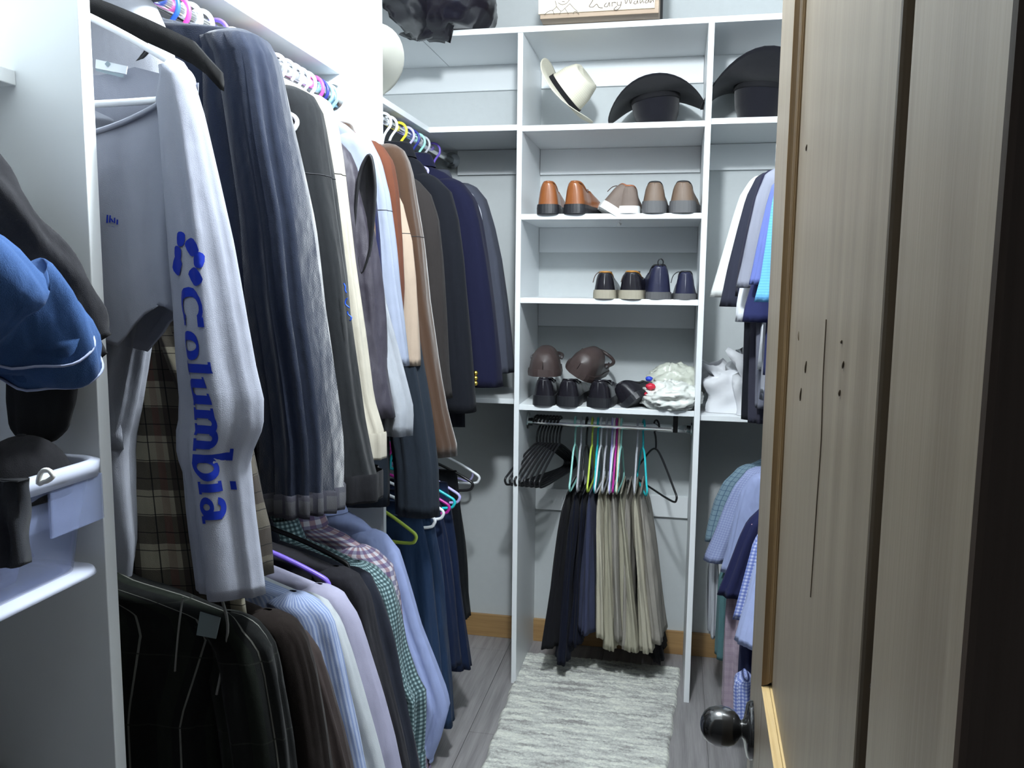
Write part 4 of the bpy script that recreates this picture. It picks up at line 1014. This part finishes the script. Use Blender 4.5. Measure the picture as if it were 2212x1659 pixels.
ink([(1333, 4), (1334, 11), (1341, 10), (1342, 3), (1340, 14), (1333, 21), (1326, 20), (1333, 13)])
ink([(1349, -6), (1352, 8), (1358, -4), (1362, 8), (1366, -6)]); ink([(1372, 2), (1369, 7), (1374, 8), (1377, 1), (1378, 8)])
ink([(1383, -8), (1383, 7), (1388, 1), (1390, 7)]); ink([(1397, 0), (1393, 5), (1398, 6), (1401, -1), (1402, 6)]); ink([(1405, 0), (1405, 6), (1410, -1), (1412, 5)])
for pth in (((1176, 32), (1184, 25), (1194, 22)), ((1194, 22), (1202, 14), (1199, 2)), ((1194, 22), (1197, 31)), ((1202, 14), (1212, 24), (1220, 18), (1231, 8)), ((1212, 24), (1208, 31)), ((1220, 18), (1228, 30)), ((1231, 8), (1240, 18), (1248, 25)), ((1206, 6), (1214, 10), (1224, 7), (1231, -2)), ((1214, 3), (1220, 4)), ((1238, 30), (1242, 24), (1251, 30))):
    ink(pth, .0008, 'ink_sketch')
T = Thing('camera_strap_case', 'dark narrow case standing right behind the printed box on the top shelf', 'case', (at(1428, 10, 2.66).x, 2.72, ZT))
p = at(1428, 10, 2.68); T.part('body', box(p.x-.02, p.x+.006, 2.68, 2.80, ZT, ZT+.16), BLKPL, smooth=False, bevel=.004)
T.part('lid', box(p.x-.021, p.x+.007, 2.679, 2.801, ZT+.16, ZT+.18), BLKPL, smooth=False, bevel=.004)

# ------------------------------------------------------------------ bags
def blob(name, c, r, mat, T, seed, amp=.25, f=2.2, n=40, m=26, flat=None, ridge=False, parent=None, over=None):
    R = []
    for k in range(m+1):
        ph = -PI/2+PI*k/m; rg = []
        for i in range(n):
            th = 2*PI*i/n
            d = Vector((math.cos(ph)*math.cos(th), math.cos(ph)*math.sin(th), math.sin(ph)))
            q = d*f+Vector((seed, seed*.3, -seed)); a = noise.noise(q)
            if ridge: a = (1-2*abs(noise.noise(q)))*.5+.4*(1-2*abs(noise.noise(q*2.3)))*.5+.2*noise.noise(q*5)
            s = 1+amp*a
            p = Vector((c[0]+d.x*r[0]*s, c[1]+d.y*r[1]*s, c[2]+d.z*r[2]*s))
            if flat is not None and not (over and over(p)): p.z = max(p.z, flat)
            rg.append(p)
        R.append(rg)
    return T.part(name, loft(R), mat, parent)
GBG = plain('black_bin_liner', (.010, .009, .015), .24, var=.1, bump=.0003, spec=.6)
T = Thing('garbage_bag', 'shiny black plastic garbage bag slumped on the top shelf in the left corner', 'bag', (-.75, 2.70, ZT))
blob('sack', (-.775, 2.67, ZT+.085), (.165, .19, .125), GBG, T, 3.3, .16, 1.5, 64, 44, ZT+.001, True, over=lambda p: p.y < 2.608 and p.x < -.72)
blob('sack_fold', (-.885, 2.38, ZT+.045), (.115, .36, .10), GBG, T, 8.1, .18, 1.8, 56, 36, ZT+.001, True, over=lambda p: p.x > -.829)
blob('sack_fold', (-.82, 2.575, ZT+.030), (.085, .06, .060), GBG, T, 5.1, .2, 2.0, 40, 26, None, True)
WB = plain('white_plastic_film', (.72, .74, .70), .35, var=.05, spec=.5)
T = Thing('grocery_bag', 'crumpled white grocery bag printed red and blue on the lowest tower shelf', 'bag', (-.05, 2.68, s4z))
cb = at(1450, 838, 2.66)
blob('sack', (cb.x, 2.675, s4z+.035), (.078, .075, .042), WB, T, 6.2, .55, 2.4, 64, 40, s4z+.001, True)
blob('sack_fold', (cb.x+.01, 2.80, s4z+.06), (.08, .06, .06), plain('clear_film', (.55, .57, .50), .3), T, 9.7, .5, 2.6, 48, 30, s4z+.001, True)
for i, (px, py, col, rr) in enumerate(((1402, 815, (.02, .06, .5), .012), (1405, 832, (.6, .02, .05), .016), (1398, 848, (.6, .02, .05), .010), (1425, 850, (.10, .14, .6), .012))):
    q = at(px, py, 2.625); blob('printed_patch', (q.x, q.y+.010, q.z-.006), (rr*.8, rr*.5, rr*.55), plain('bag_print_%d' % i, col, .4), T, i*2.+1, .5, 2.5, 20, 14, s4z+.001, True)
PB = plain('white_paper', (.70, .71, .74), .75, var=.03, bump=.001)
T = Thing('paper_bag', 'crumpled white paper bag on the low shelf right of the tower', 'bag', (.20, 2.78, .953))
def crumple(x0, x1, y0, y1, z0, z1, seed, amp):
    R = []
    for k in range(14):
        q = k/13; z = lerp(z0, z1, q); rg = []
        for i in range(32):
            th = 2*PI*i/32; c, s = math.cos(th), math.sin(th)
            sx = max(-1, min(1, c*1.35)); sy_ = max(-1, min(1, s*1.35))
            nz_ = (abs(noise.noise(Vector((c*2.5+seed, s*2.5, z*14))))-.2)*amp*(.2+q)
            rg.append(Vector((lerp(x0, x1, .5+.5*sx)*(1)+c*nz_, lerp(y0, y1, .5+.5*sy_)+s*nz_, z+nz_*.5*q)))
        R.append(rg)
    return loft(R)
T.part('sack', crumple(.115, .27, 2.68, 2.86, .954, 1.10, 3, .11), PB)
T.part('sack_fold', crumple(.20, .33, 2.64, 2.80, .954, 1.15, 6, .11), PB)

# ------------------------------------------------------------------ right side, upper rod: polos and trousers
def rg_(label, m_, Y_, c_, zh, cat='polo shirt', a=(.035, .045), b=(.03, .035), name='polo_shirt', amp=.008, nz=None, collar='shirt', cuff=None, body=(.17, .18), t=(.024, .03), bmat=None):
    return garment(name, label, cat, m_, Y_, c_, zh, side=-1, cx=RRX, a=a, b=b, body=body, t=t, amp=amp, nz=nz, collar=collar, cuff=cuff, N=16, bmat=bmat)
rg_('white polo whose sleeve reaches out nearest the tower', fab('bright_white_pique', (.68, .70, .68), wr=.2), 2.42, [(1618, 392), (1600, 420), (1580, 480), (1556, 560), (1532, 642)], 1.12, a=(.03, .05), b=(.018, .024))
rg_('charcoal navy polo in front of the white one', fab('charcoal_navy_pique', (.026, .028, .044)), 2.30, [(1632, 385), (1612, 425), (1592, 500), (1572, 580), (1556, 662)], 1.10, a=(.035, .055), b=(.022, .03))
rg_('dark ink polo between the charcoal and grey ones', fab('ink_pique', (.018, .018, .040)), 2.20, [(1645, 380), (1628, 430), (1612, 500), (1596, 570), (1588, 640)], 1.05, a=(.03, .05), b=(.02, .03))
rg_('light grey polo in the middle of the right rod', fab('light_grey_pique', (.20, .21, .26)), 2.08, [(1652, 378), (1636, 420), (1618, 500), (1604, 570), (1591, 622)], 1.08, a=(.035, .055), b=(.022, .03))
rg_('periwinkle blue polo left of the sky blue one', fab('periwinkle_pique', (.10, .13, .34)), 1.96, [(1668, 400), (1655, 450), (1640, 520), (1628, 580), (1620, 615)], 1.08, a=(.03, .05), b=(.018, .022))
rg_('sky blue polo nearest the door on the right rod', fab('sky_pique', (.09, .28, .52), [(1, .006, .4, 0, (.13, .36, .60), .6)]), 1.84, [(1682, 380), (1672, 430), (1658, 520), (1645, 600), (1630, 652)], 1.08, a=(.03, .06), b=(.022, .026))
rg_('navy polo whose hem shows below the grey one', fab('navy_pique', (.018, .022, .075)), 2.00, [(1665, 420), (1650, 500), (1630, 600), (1610, 665), (1605, 695)], 1.15, a=(.04, .065), b=(.026, .03))
rg_('white undershirt sleeve peeking below the grey polo', fab('soft_white', (.60, .62, .66)), 2.14, [(1650, 400), (1630, 480), (1608, 580), (1594, 650), (1590, 695)], 1.15, a=(.03, .04), b=(.018, .02))
hanger('white', (RRX, 2.36, RZ-.012), 0, 'white hanger on the right rod beside the white polo', w=.12, drop=.05)
rg_('white jacket with a raised collar beside the door edge', fab('white_terry', (.72, .74, .78)), 1.72, [(1676, 312), (1674, 340), (1676, 380), (1690, 460)], 1.1, a=(.02, .03), b=(.018, .02), collar=None, nz=1.66)
for lb, m_, xp, Y_, yb, rx in (('black trousers hanging at the left of the upper right group', BS, 1606, 2.30, 905, .03), ('grey trousers below the light grey polo', fab('grey_trouser', (.12, .125, .16)), 1632, 2.16, 880, .03), ('charcoal trousers lowest in the upper right group', fab('charcoal_trouser', (.03, .03, .045)), 1622, 2.24, 912, .035), ('stone coloured trousers next to the door edge', fab('stone_trouser', (.32, .33, .38)), 1650, 2.06, 850, .03)):
    p0, p1 = at(xp, 690, Y_), at(xp+3, yb, Y_); SEED[0] += 1.3
    trousers(lb, m_, Y_, p0.x+rx, p0.z+.12, p1.z, rx, .02, SEED[0], rx*1.2, .028, dx=p1.x-p0.x, amp=.008)
# ------------------------------------------------------------------ right side, lower rod
LR = dict(a=(.045, .055), b=(.03, .036), name='short_sleeve_shirt', cat='shirt', amp=.012, nz=None)
rg_('blue green window plaid shirt farthest back on the low right rod', fab('teal_window_plaid', (.15, .22, .27), [(0, .016, .12, 0, (.04, .08, .14), .8), (1, .016, .12, 0, (.05, .09, .15), .8)]), 2.45, [(1592, 1012), (1565, 1040), (1545, 1080), (1530, 1130), (1522, 1165)], .42, **LR)
rg_('pale blue micro gingham shirt with a navy inner cuff', fab('pale_micro_gingham', (.27, .31, .46), [(0, .007, .5, 0, (.16, .19, .36), .5), (1, .007, .5, 0, (.16, .19, .36), .5)]), 2.28, [(1612, 1018), (1590, 1045), (1568, 1090), (1545, 1150), (1520, 1208)], .42, **LR)
rg_('plain pale blue shirt front on the low right rod', fab('pale_chambray', (.23, .27, .44), wr=.8), 2.16, [(1622, 1030), (1604, 1060), (1590, 1110), (1575, 1180), (1560, 1235)], .40, **LR)
FLO = fab('navy_floral_cotton', (.012, .014, .050), wr=.3)
nt = FLO.node_tree; vr = nt.nodes.new('ShaderNodeTexVoronoi'); vr.inputs['Scale'].default_value = 38; nt.links.new(_coord(nt, 'UV'), vr.inputs['Vector'])
bs = nt.nodes['Principled BSDF']; src = bs.inputs['Base Color'].links[0].from_socket
nt.links.new(_mix(nt, _math(nt, 'LESS_THAN', vr.outputs['Distance'], .13), src, (.45, .28, .32)), bs.inputs['Base Color'])
rg_('navy shirt scattered with tiny pale flowers', FLO, 1.95, [(1640, 1100), (1615, 1125), (1598, 1160), (1575, 1220), (1550, 1280)], .45, **LR)
rg_('blue and white gingham shirt tucked left of the door edge', fab('royal_gingham', (.42, .46, .62), [(0, .008, .5, 0, (.05, .09, .35), .6), (1, .008, .5, 0, (.05, .09, .35), .6)]), 1.84, [(1645, 1140), (1628, 1170), (1612, 1230), (1596, 1290), (1585, 1330)], .38, **LR)
rg_('plain light blue shirt nearest the door on the low right rod', fab('light_oxford', (.30, .35, .56), wr=.5), 1.72, [(1648, 1190), (1632, 1230), (1615, 1300), (1600, 1350), (1590, 1385)], .38, a=(.045, .06), b=(.03, .036), name='short_sleeve_shirt', cat='shirt', amp=.012)
def lowhang(label, m_, xp, x2, yt, yb, Y_, rx, nm='shirt_tail', cat='shirt'):
    p0, p1 = at(xp, yt, Y_), at(x2, yb, Y_); SEED[0] += 1.7
    T = trousers(label, m_, Y_, p0.x+rx, p0.z, max(.02, p1.z), rx, .03, SEED[0], rx*1.1, .035, dx=p1.x-p0.x, amp=.012, name=nm); T.o['category'] = cat
lowhang('dusty pink linen garment hanging low beside the door knob', fab('dusty_linen', (.30, .24, .29), [(1, .02, .4, 0, (.24, .19, .24), .5)], wr=.9), 1572, 1563, 1250, 1530, 1.98, .04, 'long_skirt', 'skirt')
lowhang('sea green cloth strip hanging behind the dusty pink linen', fab('sea_green', (.06, .13, .14)), 1556, 1552, 1220, 1415, 2.20, .018, 'scarf', 'scarf')
lowhang('dark navy garment tail behind the dusty pink linen', fab('dark_navy_tail', (.012, .015, .045)), 1603, 1600, 1250, 1520, 1.90, .03, 'long_skirt', 'skirt')
lowhang('blue gingham tail just above the door knob', MATS['royal_gingham'], 1590, 1592, 1455, 1545, 1.80, .02, 'scarf', 'scarf')
lowhang('faded white cloth edge hanging against the right back corner', fab('faded_white', (.40, .42, .46)), 1534, 1532, 1190, 1370, 2.60, .012, 'scarf', 'scarf')

# ------------------------------------------------------------------ bay left of the first panel
def leg(T, P, rads, mat, seed, name='leg', amp=.012, sq=.75, hem=True, squash=(1, .55)):
    P = smoothpath(P, 6); R = []; N = len(P); n = 44; prev = None
    for i in range(N):
        a, b = P[max(0, i-1)], P[min(N-1, i+1)]; t_ = (b-a).normalized()
        u = Vector((-t_.z, 0, t_.x)).normalized(); v = t_.cross(u); q = i/(N-1); r, = sample(rads, q)
        R.append([P[i]+u*math.cos(2*PI*k/n)*r*squash[0]+v*math.sin(2*PI*k/n)*r*squash[1] +
                  (u*math.cos(2*PI*k/n)+v*math.sin(2*PI*k/n))*noise.noise(Vector((math.cos(2*PI*k/n)*1.6+seed, math.sin(2*PI*k/n)*1.6, q*5)))*amp for k in range(n)])
    e = R[-1]; c = sum(e, Vector())/n; R.append([c+(p-c)*.93 for p in e]); d = (P[-1]-P[-4]).normalized()
    R.append([c+(p-c)*.9-d*.05 for p in e]); R.append([c+(p-c)*.1-d*.06 for p in e])
    return T.part(name, loft(R), mat), e
DN = fab('bright_denim', (.030, .070, .18), melange=.5, wr=.9, fine=1000)
T = Thing('jeans', 'blue jeans with a stitched hem sticking out at the left edge', 'jeans', (-.8, .70, 1.2))
sp = [at(-240, 560, .60), at(-120, 620, .64), at(-30, 680, .68), at(60, 725, .71), at(88, 775, .73)]
_, e = leg(T, sp, [(0, .085), (.6, .078), (1, .070)], DN, 2, squash=(1, .6))
c = sum(e, Vector())/len(e)
ST = fab('denim_stitch', (.30, .34, .50))
for dd, sc in ((.002, 1.0), (.035, 1.05)):
    d = (sp[-1]-sp[-2]).normalized(); T.part('hem_seam', tube([c+(p-c)*1.015*sc-d*dd for p in e], .0014, 5, True), ST)
for k in range(1): pass
BP = fab('black_twill_trouser', (.018, .018, .021), wr=.8)
T = Thing('trousers', 'black twill trousers with a turned hem beside the blue jeans', 'trousers', (-.8, .80, 1.2))
sp = [at(-180, 300, .76), at(-60, 450, .78), at(30, 560, .80), at(110, 680, .82), at(160, 762, .83)]
leg(T, sp, [(0, .062), (.6, .058), (1, .052)], BP, 5, squash=(1, .5))
sp = [at(-60, 480, .84), at(40, 600, .845), at(120, 720, .85), at(175, 800, .855)]
leg(T, sp, [(0, .05), (.6, .045), (1, .036)], BP, 7, squash=(1, .4))
T = Thing('sock', 'black sock toe hanging below the trousers at the left edge', 'sock', (-.8, .84, 1.2))
R = []
for k in range(18):
    q = k/17; p = at(lerp(96, 82, q), lerp(770, 962, q), .84); w = sample([(0, .050), (.5, .047), (.8, .040), (.93, .026), (1, .006)], q)[0]
    R.append(ring(p.x, .84, p.z, w, .012+.0*q, 4, .002, n=30, sq=2.2))
T.part('foot', loft(R, True, True), fab('black_knit', (.008, .008, .009)))
# clear storage bin
CLR = plain('clear_plastic', (.30, .36, .58), .18, var=.02, alpha=.34, spec=.6); CLR2 = plain('clear_plastic_rim', (.62, .66, .80), .2, var=.02, alpha=.75, spec=.6)
T = Thing('storage_bin', 'clear plastic storage bin full of dark cloth left of the first panel', 'bin', (-.87, .66, .995))
def rrect(x0, x1, y0, y1, z, r=.03, k=6):
    o = []
    for cx_, cy_, a0 in ((x1-r, y1-r, 0), (x0+r, y1-r, 90), (x0+r, y0+r, 180), (x1-r, y0+r, 270)):
        for i in range(k+1):
            A = math.radians(a0+90*i/k); o.append(Vector((cx_+r*math.cos(A), cy_+r*math.sin(A), z)))
    return o
bx = (-1.06, -.68, .47, .872)
def rr(i, z, r=.03): return rrect(bx[0]+i, bx[1]-i, bx[2]+i, bx[3]-i, z, r)
T.part('tub', loft([rr(.03, 1.0), rr(.022, 1.003), rr(.008, 1.125), rr(.006, 1.125), rr(.024, 1.006), rr(.03, 1.004)], True, True), CLR)
T.part('rim', loft([rr(.009, 1.120), rr(-.002, 1.118), rr(-.003, 1.136), rr(.004, 1.139), rr(.009, 1.136), rr(.009, 1.120)]), CLR2)
T.part('base_lip', loft([rr(.030, 1.004), rr(.006, 1.002), rr(.004, .996), rr(.008, .9935), rr(.030, .9935)], False, True), CLR2)
T.part('handle_recess', box(-.684, -.6795, .775, .862, 1.062, 1.12), CLR, smooth=False, bevel=.004)
BLC = fab('dusty_blue_cloth', (.07, .09, .20), wr=.9)
T = Thing('folded_cloth', 'dusty blue cloth bundled inside the clear bin', 'cloth', (-.86, .66, 1.01))
blob('bundle', (-.86, .66, 1.055), (.155, .165, .045), BLC, T, 2.4, .3, 2.2, 44, 26, 1.008)
blob('bundle', (-.80, .74, 1.035), (.09, .09, .03), BLC, T, 5.4, .3, 2.2, 36, 22, 1.008)
# cap in the bin
BC = fab('black_cap_cloth', (.010, .010, .012))
cc = at(120, 1035, .84)
T = Thing('baseball_cap', 'black baseball cap with a white badge on top of the bin', 'cap', cc)
R = []
for k in range(12):
    A = PI/2*k/11; R.append([Vector((-.735+math.cos(A)*.050*math.cos(2*PI*i/32), .80+math.cos(A)*.055*math.sin(2*PI*i/32), 1.112+.062*math.sin(A))) for i in range(32)])
T.part('crown', loft(R), BC)
R = [[Vector((-.735+c_*math.cos(2*PI*i/32)*.050, .80-.004+c_*math.sin(2*PI*i/32)*.055-(max(0, -math.sin(2*PI*i/32)))*br, 1.113-dz)) for i in range(32)] for c_, br, dz in ((.98, 0, 0), (1.0, .03, .002), (1.0, .055, .006), (1.0, .055, .009), (.98, 0, .004))]
T.part('brim', loft(R), BC)
T.part('button', lathe([(.006, 0), (.005, .003), (0, .004)], (-.735, .80, 1.172), 'z', 10), BC)
q = at(100, 1029, .742)
T.part('badge', tube(smoothpath([q+Vector(v) for v in ((-.010, 0, -.008), (-.006, 0, .004), (.004, -.001, .007), (.009, -.001, .001), (.003, -.001, -.004), (-.003, 0, -.006))], 4, True), .0028, 6, True), pl('badge_white', (.7, .7, .68), .6))
T = Thing('sweater', 'dark grey sweater draped over the near corner of the bin', 'sweater', (-.66, .70, 1.1))
R = []
for k in range(20):
    q = k/19; p0 = at(-90, lerp(1035, 1225, q), .70); p1 = at(lerp(44, 50, q), lerp(1040, 1222, q), .70)
    R.append([Vector((lerp(p0.x, p1.x, i/20), .700+.012*noise.noise(Vector((i*.3, q*2, 1)))-.004, lerp(p0.z, p1.z, i/20))) for i in range(21)]+[Vector((lerp(p0.x, p1.x, i/20), .712+.01*noise.noise(Vector((i*.3, q*2, 1))), lerp(p0.z, p1.z, i/20))) for i in range(20, -1, -1)])
T.part('drape', loft(R, True, True), fab('dark_grey_knit', (.028, .03, .036), wr=.8))
# dark patterned cloth at the very bottom left
T = Thing('blanket', 'dark navy patterned blanket heaped on the bottom left shelf', 'blanket', (-.85, .68, .60))
DK = fab('dark_patterned', (.012, .012, .018), [(0, .05, .08, 0, (.08, .085, .14), .6), (1, .06, .10, 0, (.07, .07, .12), .5)], wr=.9)
blob('heap', (-.90, .66, .66), (.19, .18, .11), DK, T, 4.4, .35, 2, 48, 30, .579)

# ------------------------------------------------------------------ rug
def rug():
    T = Thing('rug', 'shaggy rug with grey and cream streaks on the closet floor', 'rug', (-.22, 2.2, 0))
    nx, ny = 130, 300; V = []; F = []; uv = []
    y0, y1 = 1.50, 2.845
    for j in range(ny+1):
        y = lerp(y0, y1, j/ny)
        xl = -.480-.022*(y-1.5)/.6*.6-.003*math.sin(y*40); xr = .012+.040*(y-2.1)/.6+.003*math.sin(y*37)
        xr = min(xr, .060)
        for i in range(nx+1):
            x = lerp(xl, xr, i/nx); e = min(i, nx-i, j, ny-j)
            h = .009+.0045*noise.noise(Vector((x*60, y*130, 0)))+.0035*noise.noise(Vector((x*170, y*260, 3)))+.002*random.random()
            V.append((x, y, max(.0008, h if e > 1 else (.0 if e == 0 else h*.7))))
    for j in range(ny):
        for i in range(nx):
            a = j*(nx+1)+i; F.append((a, a+1, a+nx+2, a+nx+1))
    m, nt, b = _nt('rug_wool'); oc = _coord(nt)
    n1 = _noise(nt, oc, 5, 6, .65, (1.3, 9, 1)); n2 = _noise(nt, oc, 160, 3)
    k = _math(nt, 'ADD', _math(nt, 'MULTIPLY', n1, .8), _math(nt, 'MULTIPLY', n2, .2))
    r = nt.nodes.new('ShaderNodeValToRGB'); cr_ = r.color_ramp
    cr_.elements[0].position = .38; cr_.elements[0].color = (.30, .29, .28, 1); cr_.elements[1].position = .58; cr_.elements[1].color = (.72, .73, .66, 1)
    e = cr_.elements.new(.48); e.color = (.52, .53, .50, 1)
    nt.links.new(k, r.inputs[0]); nt.links.new(r.outputs[0], b.inputs['Base Color']); b.inputs['Roughness'].default_value = .95; b.inputs['Specular IOR Level'].default_value = .1
    T.part('pile', (V, F), m)
rug()
print('objects', len(bpy.data.objects), 'tris~', sum(len(o.data.polygons)*2 for o in bpy.data.objects if o.type == 'MESH'))
